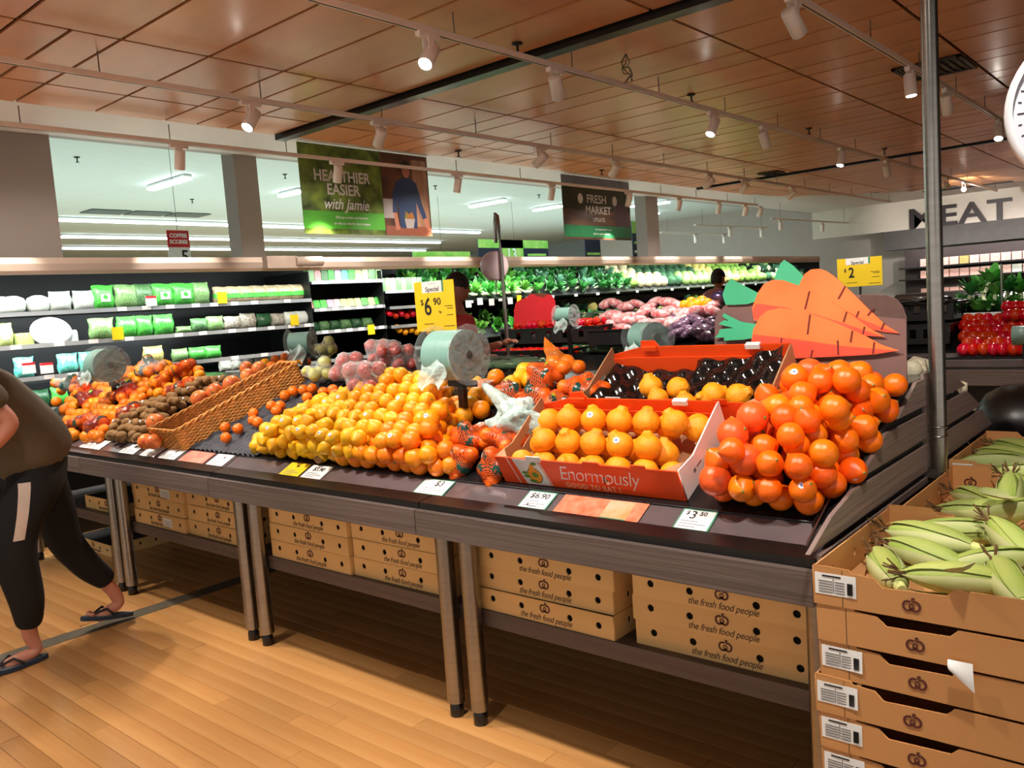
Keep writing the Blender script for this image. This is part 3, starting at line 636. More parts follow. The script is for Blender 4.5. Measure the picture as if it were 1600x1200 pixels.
def bag(name, p, n, r, rot, kind, skin, label, cat, group, fl, fcat, fgroup, band=True, spread=.9, src=ICO3, knot=None, seed=0, flat=.75):
    q = random.Random(seed+int(p[0]*1000)); cs = []
    sh = Vector((q.uniform(-.4, .4), q.uniform(-.4, .4), q.uniform(-.3, .3)))
    lat = [Vector((i+j*.5+k_*.5, j*.866+k_*.289, k_*.816)) for i in range(-3, 4) for j in range(-3, 4) for k_ in range(-2, 3)]
    lat.sort(key=lambda v: ((v.x-sh.x)*.78)**2+((v.y-sh.y)*.95)**2+((v.z-sh.z)*1.35)**2)
    cen = sum(lat[:n], Vector())/n
    cs = [((v-cen)*2.02*r+Vector((q.uniform(-.06, .06), q.uniform(-.06, .06), q.uniform(-.06, .06)))*r, r*q.uniform(.92, 1.0)) for v in lat[:n]]
    t = thing(name, label, cat, p, rot, group); E = Euler(rot).to_matrix()
    vs, fs, R = bag_shape(cs, .003, src, 2, knot); R0 = R; R = bag_shape(cs, .003, src, 5, None)[2] if not knot else R; R = [max(a_, b_) for a_, b_ in zip(R, R0)]
    b = MB().add([v.normalized()*R[i] for i, v in enumerate(vs)], fs, True); obj('film' if skin != NETM else 'netting', b, skin, t)
    for c, rr in cs: fruit(kind, Vector(p)+E @ c, rr, None, fl, fcat, fgroup, scar=False)
    if band:      # printed wrap around the middle, following the balls
        def rad(d):
            best = .02
            for c, r_ in cs:
                r2 = r_+.004; b_ = d.dot(c); disc = b_*b_-(c.length_squared-r2*r2)
                if disc > 0: best = max(best, b_+math.sqrt(disc))
            return best
        NU, NV = 36, 6; g_ = [[0]*(NV+1) for _ in range(NU+1)]; D_ = [[None]*(NV+1) for _ in range(NU+1)]
        w0 = q.uniform(.42, .6); x0 = q.uniform(-.15, .15)
        for i in range(NU+1):
            for j in range(NV+1):
                a_ = 2*PI*i/NU; l_ = x0+w0*(j/NV*2-1); d = Vector((math.sin(l_), math.cos(l_)*math.cos(a_), math.cos(l_)*math.sin(a_))); D_[i][j] = d; g_[i][j] = rad(d)
        for _ in range(3): g_ = [[max(g_[i][j]*.97, (g_[i][j]*2+g_[(i-1) % NU][j]+g_[(i+1) % NU][j]+g_[i][max(0, j-1)]+g_[i][min(NV, j+1)])/6) for j in range(NV+1)] for i in range(NU+1)]
        fn_ = lambda u, v, k_=1.012: D_[round(u*NU)][round(v*NV)]*g_[round(u*NU) % NU][round(v*NV)]*k_
        o = obj('printed_band', MB().grid(fn_, NU, NV), LBL, t)
        up = round(NU*.2)
        for (i0, i1, j0, j1, m_) in ((up-1, up+2, 1, 2, LIME), (up+3, up+5, 4, 5, WHITE), (up-5, up-4, 1, 5, WHITE)):
            obj('band_print', MB().grid(lambda u, v: D_[(i0+round(u*(i1-i0))) % NU][j0+round(v*(j1-j0))]*g_[(i0+round(u*(i1-i0))) % NU][j0+round(v*(j1-j0))]*1.022, i1-i0, j1-j0), m_, o)
    return t
ml = ('small mandarin inside an orange net bag', 'mandarin', 'mandarins in the net bags')
nb_ = [((722, 722), .03, (.3, -.9, .2), 'net bag of mandarins with green wrap, lowest and leftmost by the navel oranges'),
       ((772, 728), .035, (.2, -1.1, .3), 'net bag of mandarins with green wrap, lowest one against the orange carton'),
       ((738, 682), .05, (.3, .1, .3), 'net bag of mandarins with green wrap, below the crumpled plastic bag on the left'),
       ((792, 690), .05, (.2, .3, .5), 'net bag of mandarins partly under the crumpled plastic bag'),
       ((838, 625), .05, (.1, .2, .2), 'net bag of mandarins with green wrap, in the middle of the bag heap'),
       ((870, 640), .04, (.4, .1, .8), 'net bag of mandarins against the left wall of the rear carton'),
       ((800, 618), .04, (.2, -.1, .6), 'net bag of mandarins behind the crumpled plastic bag, beside the lemons'),
       ((850, 590), .07, (.2, .5, .1), 'net bag of mandarins with a long green wrap near the top of the bag heap'),
       ((915, 608), .05, (.3, .2, .2), 'net bag of mandarins behind the rear carton, mostly green wrap')]
for i, ((px, py), off, rt, lb) in enumerate(nb_):
    bag('net_bag', slope(px, py, off), 9 if i > 1 else 7, .028, rt, 'mandarin', NETM, lb, 'net bag', 'net bags of mandarins' if 0 else None, *ml, seed=i*7)
# bag hanging over the top with a twisted neck
bag('net_bag', slope(884, 570, .085), 4, .03, (.2, .35, -.1), 'mandarin', film('orange_film', (255, 140, 40), .25), 'orange mesh bag of mandarins with a twisted neck on top of the heap', 'net bag', None, *ml, band=False, knot=Vector((-.14, 0, .07)), seed=70)
# crumpled thin plastic bag
def crumple(name, p, sx, sy, sz, m, label, seed, neck=None, amp=.3):
    from mathutils import noise
    vs, fs = ICO4; out = []
    for v in vs:
        n_ = noise.noise(v*1.6+Vector((seed, 0, 0)))*amp*1.6 + noise.noise(v*4+Vector((0, seed, 0)))*amp*.6 + abs(noise.noise(v*9+Vector((0, 0, seed))))*amp*.3
        k = 1+n_
        q = Vector((v.x*sx, v.y*sy, v.z*sz))*k
        if neck:
            d = v.dot(neck.normalized())
            if d > .8: q += neck*((d-.8)/.2)**1.5
        out.append(q)
    return tag(obj(name, MB().add(out, fs, True), m, None, p), label, 'plastic bag')
crumple('plastic_bag', slope(812, 656, .08), .105, .06, .058, MINTF, 'crumpled pale mint plastic bag lying on the netted mandarins', 8.3, Vector((-.07, 0, .07)), .55)
ol = ('orange inside a bag at the left end of the tables', 'orange', 'oranges in the bags at the left')
pile([(112, 690), (160, 690), (205, 640), (262, 610), (318, 596), (310, 572), (240, 566), (190, 580), (130, 604), (96, 640)], .036, 1, pl('orange', ol[0], 'orange', ol[2], scar=False), shrink=.5)
for i, (px, py, off, rt, lb) in enumerate(((285, 578, .07, (.2, -.3, .1), 'bag of oranges with dark green band, upper right of the left heap'), (255, 598, .05, (.3, -.4, .1), 'bag of oranges with dark green band behind the left bag roll'),
                        (282, 607, .05, (.2, -.3, .3), 'bag of oranges lowest right, touching the kiwifruit'), (200, 612, .06, (.2, .2, .1), 'bag of deep orange fruit just right of the left stand post'),
                        (140, 622, .06, (.3, .8, .2), 'bag of oranges left of the left stand post with silver band'), (112, 600, .09, (.1, .3, .5), 'bag of oranges at the top behind the walking person'),
                        (128, 660, .04, (.2, -.2, .2), 'bag of oranges lowest left with shiny green band'), (158, 668, .035, (.4, .1, .1), 'nearly flat bag with green film beside the kiwifruit'), (205, 652, .035, (.3, -.3, 0), 'dark green banded bag between the stand and the kiwifruit'),
                        (236, 574, .09, (.2, 0, .3), 'bag of oranges topmost at the rear of the left heap'))):
    bag('orange_bag', slope(px, py, off), 8, .037, rt, 'orange', REDF if i not in (5, 9) else CLEARF, lb, 'fruit bag', None, *ol, seed=i*5+100)
for (px, py) in ((96, 610), (88, 628), (101, 640)): fruit('orange', slope(px, py, .05), .036, None, 'orange beside the walking person at the left edge of the heap', 'orange', 'oranges at the left edge', scar=False)
# bags of pears and apples on the ridge
RZ = 1.18
def ridge(px, py, off): return at(px, py, 'z', RZ+off)
bag('pear_bag', ridge(506, 545, .11), 9, .036, (0, .1, .2), 'pear', film('clear_bag_film2', (235, 240, 240), .12), 'clear bag of green pears on the table ridge beside the wicker basket', 'fruit bag', None, 'green pear inside the clear bag', 'pear', 'pears in the bag', band=False, seed=301)
bag('pear_bag', ridge(500, 580, .06), 7, .033, (0, .1, .2), 'pear', _mats['clear_bag_film2'], 'clear bag of pears with printed film, below the other pear bag', 'fruit bag', None, 'green pear inside the clear bag', 'pear', 'pears in the bag', band=False, seed=305)
for i, (px, py, off, lb) in enumerate(((545, 575, .07, 'clear bag of red apples next to the pear bags'), (572, 590, .05, 'clear bag of red apples lowest, touching the yellow oranges'), (600, 550, .13, 'clear bag of red apples topmost'), (625, 560, .09, 'clear bag of red apples rightmost, above the yellow oranges'))):
    bag('apple_bag', ridge(px, py, off), 9, .037, (.1, .1*i, .3), 'apple', _mats['clear_bag_film2'], lb, 'fruit bag', None, 'red apple inside a clear bag', 'apple', 'apples in the bags', band=False, seed=320+i*3)
DG = mat('melon_dark', (28, 52, 36), .35, var=.2)
for (px, py, s_, lb) in ((680, 570, .07, 'dark green melon behind the apples, touching the bag roll'), (600, 570, .05, 'dark green melon half hidden under the apple bags')):
    tag(obj('melon', blob(lambda v: Vector((v.x*1.25, v.y, v.z*.85))*s_, ICO3), DG, None, ridge(px, py, .05)), lb, 'melon')
LE2 = at(430, 560, 'z', 1.26)
for i, (px, py) in enumerate(((430, 562), (445, 558), (458, 560), (470, 562), (440, 570), (455, 570), (468, 553), (425, 573), (414, 568), (478, 566))):
    fruit('mandarin' if i not in (3, 8) else 'yellow_orange', at(px, py, 'z', 1.22), .036, None, 'orange fruit at the top of the table behind the wicker basket', 'orange', 'oranges behind the basket', scar=False)
# ---------------------------------------------------------------- WICKER BASKET
def wicker():
    W1, W2 = mat('wicker', (210, 142, 66), .55, var=.25, scale=30, bump=.3), None
    A = S(-4.245, .085); t = thing('wicker_basket', 'long narrow brown wicker basket standing up the slope of the table', 'basket', A)
    c = [Vector((-4.235, .09)), Vector((-3.965, .09)), Vector((-3.70, .73)), Vector((-3.86, .73))]   # (x, s) corners
    H = .115; step = .011
    def ringpt(u, off):
        per = [(c[i], c[(i+1) % 4]) for i in range(4)]; Ls = [(b-a).length for a, b in per]; T = sum(Ls); d = (u % 1)*T
        for (a, b), l in zip(per, Ls):
            if d <= l: q = a+(b-a)*(d/l); n = (b-a).normalized(); return q, Vector((n.y, -n.x))
            d -= l
        return c[0], Vector((0, -1))
    T = sum((c[(i+1) % 4]-c[i]).length for i in range(4)); N = int(T/.022); N += N % 2
    wv = MB()
    for k in range(int(H/.0085)):
        pts = []
        for j in range(N):
            q, n = ringpt(j/N, 0); o = .0035*(1 if (j+k) % 2 else -1); q = q+n*o; pts.append(S(q.x, q.y, .008+k*.0085)-A)
        wv.tube(pts, .0045, 5, closed=True)
    o = obj('weave', wv, W1, t); o['kind'] = 'stuff'
    st = MB()
    for j in range(N):
        q, n = ringpt(j/N, 0); st.tube([S(q.x, q.y, .002)-A, S(q.x, q.y, H+.004)-A], .003, 5)
    o = obj('stakes', st, W1, t); o['kind'] = 'stuff'
    for dd in (0, 1):
        pts = []
        for j in range(N*2):
            q, n = ringpt(j/(2*N), 0); a = j*.8+dd*PI; q = q+n*.005*math.cos(a); pts.append(S(q.x, q.y, H+.006+.006*math.sin(a))-A)
        obj('rim_braid', MB().tube(pts, .0055, 5, closed=True), W1, t)
    obj('bottom', MB().add([S(q.x, q.y, .006)-A for q in c], [(0, 1, 2, 3)]), mat('wicker_dark', (110, 62, 26), .7), t)
wicker()
# ---------------------------------------------------------------- ORANGE CARTONS
OC = mat('carton_orange', (236, 74, 12), .5, var=.05, rnd=.02); KR = mat('kraft_board', (176, 126, 88), .75, var=.08, scale=10); OW = mat('carton_white', (222, 216, 214), .5, var=.03)
def slopeM(x, s): return Matrix.Translation(S(x, s)) @ Matrix.Rotation(SA, 4, 'X')
def orange_carton(x0, s0, W, D, H, label, front_print):
    t = thing('fruit_carton', label, 'carton', S(x0, s0, .001), (SA, 0, 0)); th = .005
    hole = [circ(W*.27, H*.45, .018, 12, .015)] if not front_print else [circ(W*.27, H*.5, .01, 12, .018), circ(W*.62, H*.42, .011, 12, .018)]
    hole_b = [circ(W*.34, H*.55, .012, 12, .018), circ(W*.68, H*.55, .012, 12, .018)]
    outl = [(0, 0), (W, 0), (W, H), (W*.62, H), (W*.61, H+.008), (W*.53, H+.008), (W*.52, H), (0, H)]
    link('front_panel', plate_mesh('front_panel', outl, hole if front_print else [], th, OC), t, (0, 0, 0), FRONT)
    link('back_panel', plate_mesh('back_panel', [(0, 0), (W, 0), (W, H+.03), (W*.3, H+.03), (W*.28, H+.055), (W*.2, H+.055), (W*.19, H+.03), (0, H+.0)], hole_b, th, OC), t, (0, D, 0), FRONT)
    so = [(0, 0), (D, 0), (D, H+.028), (D*.72, H+.012), (D*.3, H-.014), (0, H)]
    sh = [[(D*.38, H*.5), (D*.42, H*.42), (D*.66, H*.56), (D*.7, H*.68), (D*.64, H*.74), (D*.42, H*.62)]]
    sl = link('side_panel', plate_mesh('side_panel', so, sh, th, KR), t, (.0, .004, 0), RIGHT)
    sr = link('side_panel', plate_mesh('side_panel', so, sh if not front_print else [], th, OW if front_print else KR), t, (W, .004, 0), RIGHT)
    ob = MB().box(.004, W-.004, .004, D-.004, .001, .006); obj('base', ob, KR, t)
    obj('inner_lining', MB().prism([(.0, .0), (.05, 0), (.05, H-.012), (.0, H-.012)], 'y', D-.012, D-.008, ).box(.05, W-.01, D-.010, D-.006, .01, H-.01), OC, t)
    for (u, ww) in ((.2, .06), (.78, .05)):
        obj('locking_tab', MB().box(W*u, W*u+ww, D-.012, D+.008, H+.018, H+.034), OC if u < .5 else OW, t); obj('locking_tab', MB().box(W*u, W*u+ww, -.004, .0, H-.006, H+.012), OC if u > .5 else OW, t)
    b = MB(); b.box(.005, .03, .003, D*.3, H-.004, H); 
    obj('corner_flap', MB().prism([(.003, .003), (.05, .003), (.003, .05)], 'z', H-.006, H-.002), KR, t); obj('corner_flap', MB().prism([(W-.003, .003), (W-.05, .003), (W-.003, .05)], 'z', H-.006, H-.002), KR, t)
    return t
cartA = orange_carton(-1.862, .13, .69, .31, .105, 'front orange carton of knobbly mandarins with lettering on its front', True)
cartB = orange_carton(-1.755, .485, .69, .30, .1, 'rear orange carton with black moulded tray and only a few fruit', False)
W, H = .69, .105; Yf = -.0035
obj('white_panel', MB().prism([(.10, .002), (.2, .002), (.18, H-.002), (.075, H-.002)], 'y', Yf, Yf+.0008), OW, cartA)
GL = mat('print_green', (90, 130, 30), .5); OP = mat('print_fruit', (230, 140, 20), .5); DK = mat('print_brown', (90, 60, 10), .5)
obj('printed_fruit', MB().add(*[[(.148+.031*math.cos(a)*(1-.25*max(0, math.sin(a))), Yf-.001, .042+.034*math.sin(a)) for a in [2*PI*i/20 for i in range(20)]], [tuple(range(20))]]), DK, cartA)
obj('printed_fruit', MB().add([(.148+.028*math.cos(a)*(1-.25*max(0, math.sin(a))), Yf-.0015, .042+.031*math.sin(a)) for a in [2*PI*i/20 for i in range(20)]], [tuple(range(20))]), OP, cartA)
obj('printed_fruit', MB().add([(.148+.010*math.cos(a), Yf-.0016, .074+.012*math.sin(a)) for a in [2*PI*i/12 for i in range(12)]], [tuple(range(12))]), OP, cartA)
for (x_, z_, sx, sz) in ((.162, .09, .012, .006), (.112, .05, .014, .006), (.115, .036, .015, .006), (.135, .018, .016, .007), (.152, .044, .014, .011)):
    obj('printed_leaf', MB().add([(x_+sx*math.cos(a), Yf-.002, z_+sz*math.sin(a)) for a in [2*PI*i/10 for i in range(10)]], [tuple(range(10))]), GL, cartA)
for x_ in (.07, .205): obj('white_line', MB().prism([(x_, .002), (x_+.003, .002), (x_-.017, H-.002), (x_-.02, H-.002)], 'y', Yf, Yf+.0008), OW, cartA)
write('Enormously', .078, OW, cartA, (.40, Yf-.001, .060), FRONT, shear=.28, space=.9, sx=.88, th=.0008, bold=-.0012)
write('GOOD TO EAT !', .026, mat('print_pale_orange', (240, 170, 130), .5), cartA, (.37, Yf-.001, .016), FRONT, space=1.1, bold=.0006, th=.0008)
write('||||  ====', .014, INK, cartA, (W+.0035, .1, .05), RIGHT)
# fruit in carton A: real knobbly mandarins in two layers
CM = slopeM(-1.862, .13)
def in_carton(Mx, x, y_, z, r, rot, label, group):
    p = Mx @ Vector((x, y_, z)); return fruit('knobbly_mandarin', p, r, rot, label, 'mandarin', group, scar=rf.random() < .4, sticker=rf.random() < .12)
lab = 'knobbly orange mandarin in the front carton'
for j in range(3):
    for i in range(7):
        x_ = .06+i*.096+(j % 2)*.02; y_ = .05+j*.098
        if x_ < W-.045: in_carton(CM, x_, y_, .05+.03*(j == 2), .043*rf.uniform(.93, 1.04), (rf.uniform(-.7, 1.5), rf.uniform(-.9, .9), rf.uniform(0, 6)) if j else (rf.uniform(.6, 2), rf.uniform(-.6, .6), 0), lab, 'mandarins in the front carton')
for j in range(2):
    for i in range(5):
        in_carton(CM, .14+i*.1+(j % 2)*.05, .105+j*.1, .105+.02*j, .043, (rf.uniform(-.5, .3), rf.uniform(-.5, .5), rf.uniform(0, 6)), lab, 'mandarins in the front carton')
# moulded tray in carton B
def tray(Mx, x0, x1, y0, y1, label):
    b = MB()
    def fn(u, v):
        x, y_ = x0+u*(x1-x0), y0+v*(y1-y0)
        c = math.sin((x-x0)*2*PI/.1)*math.sin((y_-y0)*2*PI/.1+1.2)
        rise = .055*max(0, (v-.55)/.45)**1.1*(1 if u > .5 else .2)+.05*max(0, (u-.75)/.25)+.035*max(0, (.18-u)/.18)
        return Mx @ Vector((x, y_, .028+.013*c+rise))
    b.grid(fn, 90, 40); return tag(obj('moulded_tray', b, mat('tray_black', (20, 15, 14), .12, var=.3, spec=.8)), label, 'tray')
CB = slopeM(-1.755, .485); tray(CB, .012, W-.012, .012, .285, 'shiny black moulded fruit tray inside the rear orange carton')
for (px, py, r, rt) in ((1017, 604, .042, (.1, -.15, 0)), (1060, 607, .04, (1.3, .3, 1)), (1028, 622, .036, (.2, -.3, 0)), (1115, 617, .042, (1.2, .5, 2)), (1154, 619, .042, (1.0, -.7, 2)), (1070, 628, .034, (.3, 0, 0)), (1098, 625, .03, (1, 0, 0))):
    p = slope(px, py, .065); fruit('knobbly_mandarin', p, r, rt, 'knobbly orange mandarin on the black tray in the rear carton', 'mandarin', 'mandarins in the rear carton', scar=False)
# ---------------------------------------------------------------- CARROT SIGN
def carrot_sign():
    Y = 2.80; A = Vector((-1.1, Y, 1.18)); t = thing('carrot_sign', 'large brown display board with three cut out orange carrots', 'sign', A)
    def q(px, py): p = at(px, py, 'y', Y); return (p.x-A.x, p.z-A.z)
    BRN = mat('board_brown', (112, 82, 78), .5, col2=(134, 98, 92), scale=3); BR2 = mat('board_brown_dark', (90, 64, 56), .55, var=.12, scale=40)
    C1 = mat('carrot_orange', (250, 110, 50), .45, col2=(255, 138, 74), scale=4); C2 = mat('carrot_red', (250, 84, 60), .45, var=.04); TOPG = mat('carrot_leaf_green', (64, 176, 128), .5, var=.1); MK_ = mat('carrot_mark', (110, 30, 22), .6)
    pts = [(1116, 600), (1117, 500), (1122, 488), (1132, 478), (1146, 470), (1300, 462), (1360, 460), (1385, 461), (1400, 467), (1410, 478), (1416, 495), (1417, 600)]
    board = [q(*p) for p in pts]; zb = min(z for x, z in board); board = [(x, max(z, -.0)) for x, z in board]
    obj('board', MB().prism(board, 'y', 0, .006), BRN, t)
    obj('soil_band', MB().prism([q(*p) for p in ((1330, 500), (1345, 461), (1385, 461.5), (1400, 468), (1410, 479), (1415.5, 498), (1380, 495), (1350, 492))], 'y', -.0008, 0), BR2, t)
    def carrot(pl_, low, tip, tops, marks, k):
        y0 = -.006-.006*k
        c = obj('carrot', MB().prism([q(*p) for p in pl_], 'y', y0, y0+.005), C1, t)
        obj('carrot_shade_print', MB().prism([q(*p) for p in low], 'y', y0-.0007, y0), C2, c)
        for (a, b_) in marks:
            a2, b2 = Vector(q(*a)), Vector(q(*b_)); d = (b2-a2).normalized(); n = Vector((-d.y, d.x))*.0028
            obj('carrot_mark', MB().prism([tuple(a2+n), tuple(a2-n), tuple(b2-n), tuple(b2+n)], 'y', y0-.0016, y0-.0007), MK_, c)
        obj('carrot_top', MB().prism([q(*p) for p in tops], 'y', y0+.001, y0+.005), TOPG, t)
    carrot([(1240, 470), (1252, 440), (1258, 428), (1268, 421), (1280, 420), (1292, 423), (1305, 432), (1330, 455), (1360, 485), (1385, 508), (1406, 521), (1385, 519), (1350, 512), (1300, 495)],
           [(1240, 468), (1246, 450), (1270, 460), (1310, 478), (1350, 500), (1404, 520.5), (1385, 518.6), (1350, 511.6), (1300, 494.6)], None,
           [(1210, 440), (1214, 424), (1220, 412), (1226, 406), (1240, 415), (1252, 427), (1262, 438), (1252, 447), (1240, 446), (1225, 443)], [((1322, 447), (1311, 467)), ((1366, 481), (1357, 493)), ((1383, 504), (1378, 515)), ((1343, 486), (1339, 496))], 0)
    carrot([(1180, 500), (1177, 482), (1186, 458), (1196, 443), (1210, 437), (1226, 438), (1260, 450), (1300, 470), (1330, 490), (1360, 512), (1384, 526), (1350, 524), (1280, 520), (1200, 505)],
           [(1180, 498), (1178, 484), (1184, 474), (1200, 476), (1230, 480), (1280, 492), (1330, 508), (1382, 525.6), (1350, 523.5), (1280, 519), (1200, 504)], None,
           [(1131, 460), (1136, 446), (1144, 435), (1154, 441), (1170, 449), (1195, 462), (1186, 470), (1170, 475), (1150, 476), (1136, 476), (1133, 468)], [((1267, 455), (1260, 483)), ((1325, 487), (1320, 503)), ((1353, 510), (1350, 523))], 1)
    carrot([(1186, 556), (1177, 535), (1180, 515), (1190, 495), (1202, 485), (1220, 481), (1250, 484), (1300, 500), (1350, 522), (1380, 538), (1407, 547), (1370, 553), (1320, 556), (1250, 559)],
           [(1186, 555), (1178, 535), (1180, 522), (1200, 524), (1250, 530), (1320, 540), (1404, 547), (1370, 552.5), (1320, 555.5), (1250, 558.4)], None,
           [(1126, 506), (1134, 500), (1142, 501), (1132, 494), (1134, 489), (1150, 497), (1160, 502), (1194, 508), (1188, 516), (1186, 527), (1165, 530), (1134, 532), (1135, 527), (1120, 527), (1126, 521), (1128, 514), (1150, 512)], [((1269, 491), (1265, 522)), ((1225, 527), (1222, 546)), ((1273, 546), (1270, 559)), ((1335, 516), (1332, 534)), ((1312, 531), (1313, 554)), ((1369, 534), (1367, 552))], 2)
    obj('foot', MB().box(-.2, -.18, -.03, .05, -.0, .02).box(.2, .22, -.03, .05, -.0, .02), BLACKP, t)
carrot_sign()
# ---------------------------------------------------------------- CARDBOARD CARTONS (wood print) WITH EMBLEM
CB1 = wood('carton_woodprint', (236, 196, 132), (218, 170, 104), .6, 0, 2, 18, rnd=.06, bump=.02)
CB2 = wood('crate_woodprint', (206, 150, 92), (184, 124, 70), .6, 0, 2, 14, rnd=.06, bump=.02)
KIN = mat('crate_kraft_inside', (196, 140, 88), .7, var=.06); MAR = mat('print_maroon', (86, 34, 26), .6); BRI = mat('print_brown_ink', (80, 52, 34), .6)
def emblem_mesh(s, m):
    b = MB()
    def add(p, w_): r = ribbon([(x*s, y*s) for x, y in p], w_*s); b.add(r.v, r.f)
    add(arc(-.32, -.08, .42, 60, 335, 16, .46), .2); add(arc(.32, -.08, .42, 120, -155, 16, .46), .2)   # two lobes
    add(arc(0, -.16, .2, -20, 200, 10, .26), .12); add(arc(0, -.22, .2, 180, 360, 8, .26), .12)
    add([(-.02, .36), (.04, .5), (.16, .6), (.3, .64)], .12); add(arc(.16, .5, .2, 150, 60, 6), .1)
    return b.mesh('emblem', m)
def carton_parts(t, W, D, H, dm, holes, th=.004, dip=None, mt=None, lug=True):
    mt = mt or CB1
    out = [(0, 0), (W, 0), (W, H)]
    if dip: out += [(W*.72, H), (W*.66, H-dip), (W*.34, H-dip), (W*.28, H)]
    out += [(0, H)]
    k = ('fr', W, H, dip, mt.name)
    if k not in cache:
        cache[k] = plate_mesh('front_panel', out, [circ(W*f, H*g_, r_, 12) for f, g_, r_ in holes], th, mt)
        cache[k+(1,)] = plate_mesh('back_panel', out, [], th, mt)
        cache[k+(2,)] = plate_mesh('side_panel', [(0, 0), (D, 0), (D, H), (0, H)], [circ(D*f, H*.55, .008, 10, .012) for f in (.22, .5, .78)], th, mt)
        cache[k+(3,)] = MB().box(th, W-th, th, D-th, .001, .004).mesh('base', KIN)
        cache[k+(4,)] = MB().box(.02, W-.02, .02, D-.02, H-.01, H-.006).mesh('liner', mat('carton_dark_gap', (22, 17, 13), .9))
        cache[k+(5,)] = MB().prism([(0, 0), (.07, 0), (.055, .004), (0, .010)], 'y', -.001, .004).mesh('corner_lug', mt)
    link('front_panel', cache[k], t, (0, 0, 0), FRONT); link('back_panel', cache[k+(1,)], t, (0, D, 0), FRONT)
    link('side_panel', cache[k+(2,)], t, (0, 0, 0), RIGHT); link('side_panel', cache[k+(2,)], t, (W, 0, 0), RIGHT); link('base', cache[k+(3,)], t)
    return k
EMB = emblem_mesh(.026, MAR); SLOG = text_mesh('the fresh food people', .030, BRI, .0006, .35, .95, 0, 'CENTER', .9)
DARK = mat('carton_dark_gap', (22, 17, 13), .9)
def under_carton(side_label=False):
    W, D, H = .58, .40, .0785; t = link('packing_carton', None); t['category'] = 'carton'; t['group'] = ''
    k = carton_parts(t, W, D, H, None, [(.06, .55, .0), (.11, .58, .0115), (.34, .58, .0115), (.70, .52, .0115), (.90, .5, .0115)][1:])
    obj('inner_dark', MB().box(.012, W-.012, .01, D-.01, .006, H-.002), DARK, t)  # near-black block, paints the shade inside the carton
    link('emblem', EMB, t, (W*.52, -.0028, H*.70), FRONT); link('slogan', SLOG, t, (W*.52, -.0028, H*.24), (PI/2, 0, 0))
    obj('corner_lug', MB().box(0, .1, -.003, 0, H-.004, H), CB1, t)
    return t
UC = under_carton(); first = [True]
def uc(x, y, z, rz, label, group=None):
    t = UC if first[0] else copy_tree(UC); first[0] = False
    t.location = (x, y, z); t.rotation_euler = (0, 0, rz); t['label'] = label
    if group: t['group'] = group
    elif 'group' in t: del t['group']
    return t
tiers = ('bottom', 'middle', 'top')
for sx, sy, rz, nm in ((-1.40, 2.125, 0, 'stack of wood print cartons at the right end of the shelf'), (-2.045, 2.11, 0, 'stack right of the doubled legs below the orange cartons'), (-2.785, 2.125, 0, 'stack left of the doubled legs mid picture'),
                       (-3.375, 2.11, 0, 'stack below the lemons, by the second pair of legs'), (-4.165, 2.125, 0, 'stack below the wicker basket'), (-4.765, 2.115, 0, 'stack with white labels below the kiwifruit')):
    for k in range(3):
        t = uc(sx+R_.uniform(-.006, .006), sy+R_.uniform(-.004, .006), .4205+k*.0795, rz+R_.uniform(-.008, .008), tiers[k]+' carton of the '+nm)
        if nm.startswith('stack with white') and k != 1:
            s_ = obj('stuck_label', MB().box(.34, .44, -.0045, -.0035, .015, .062), WHITE, t)
            for q in range(4): obj('print_line', MB().box(.35, .43, -.005, -.0045, .022+q*.008, .024+q*.008), GREY_IN, s_)
uc(-5.5, 2.14, .4205, 0, 'single carton on the left shelf behind the leg of the walking person')
uc(-6.3, 2.35, .0, 0, 'carton on the floor under the far left table')
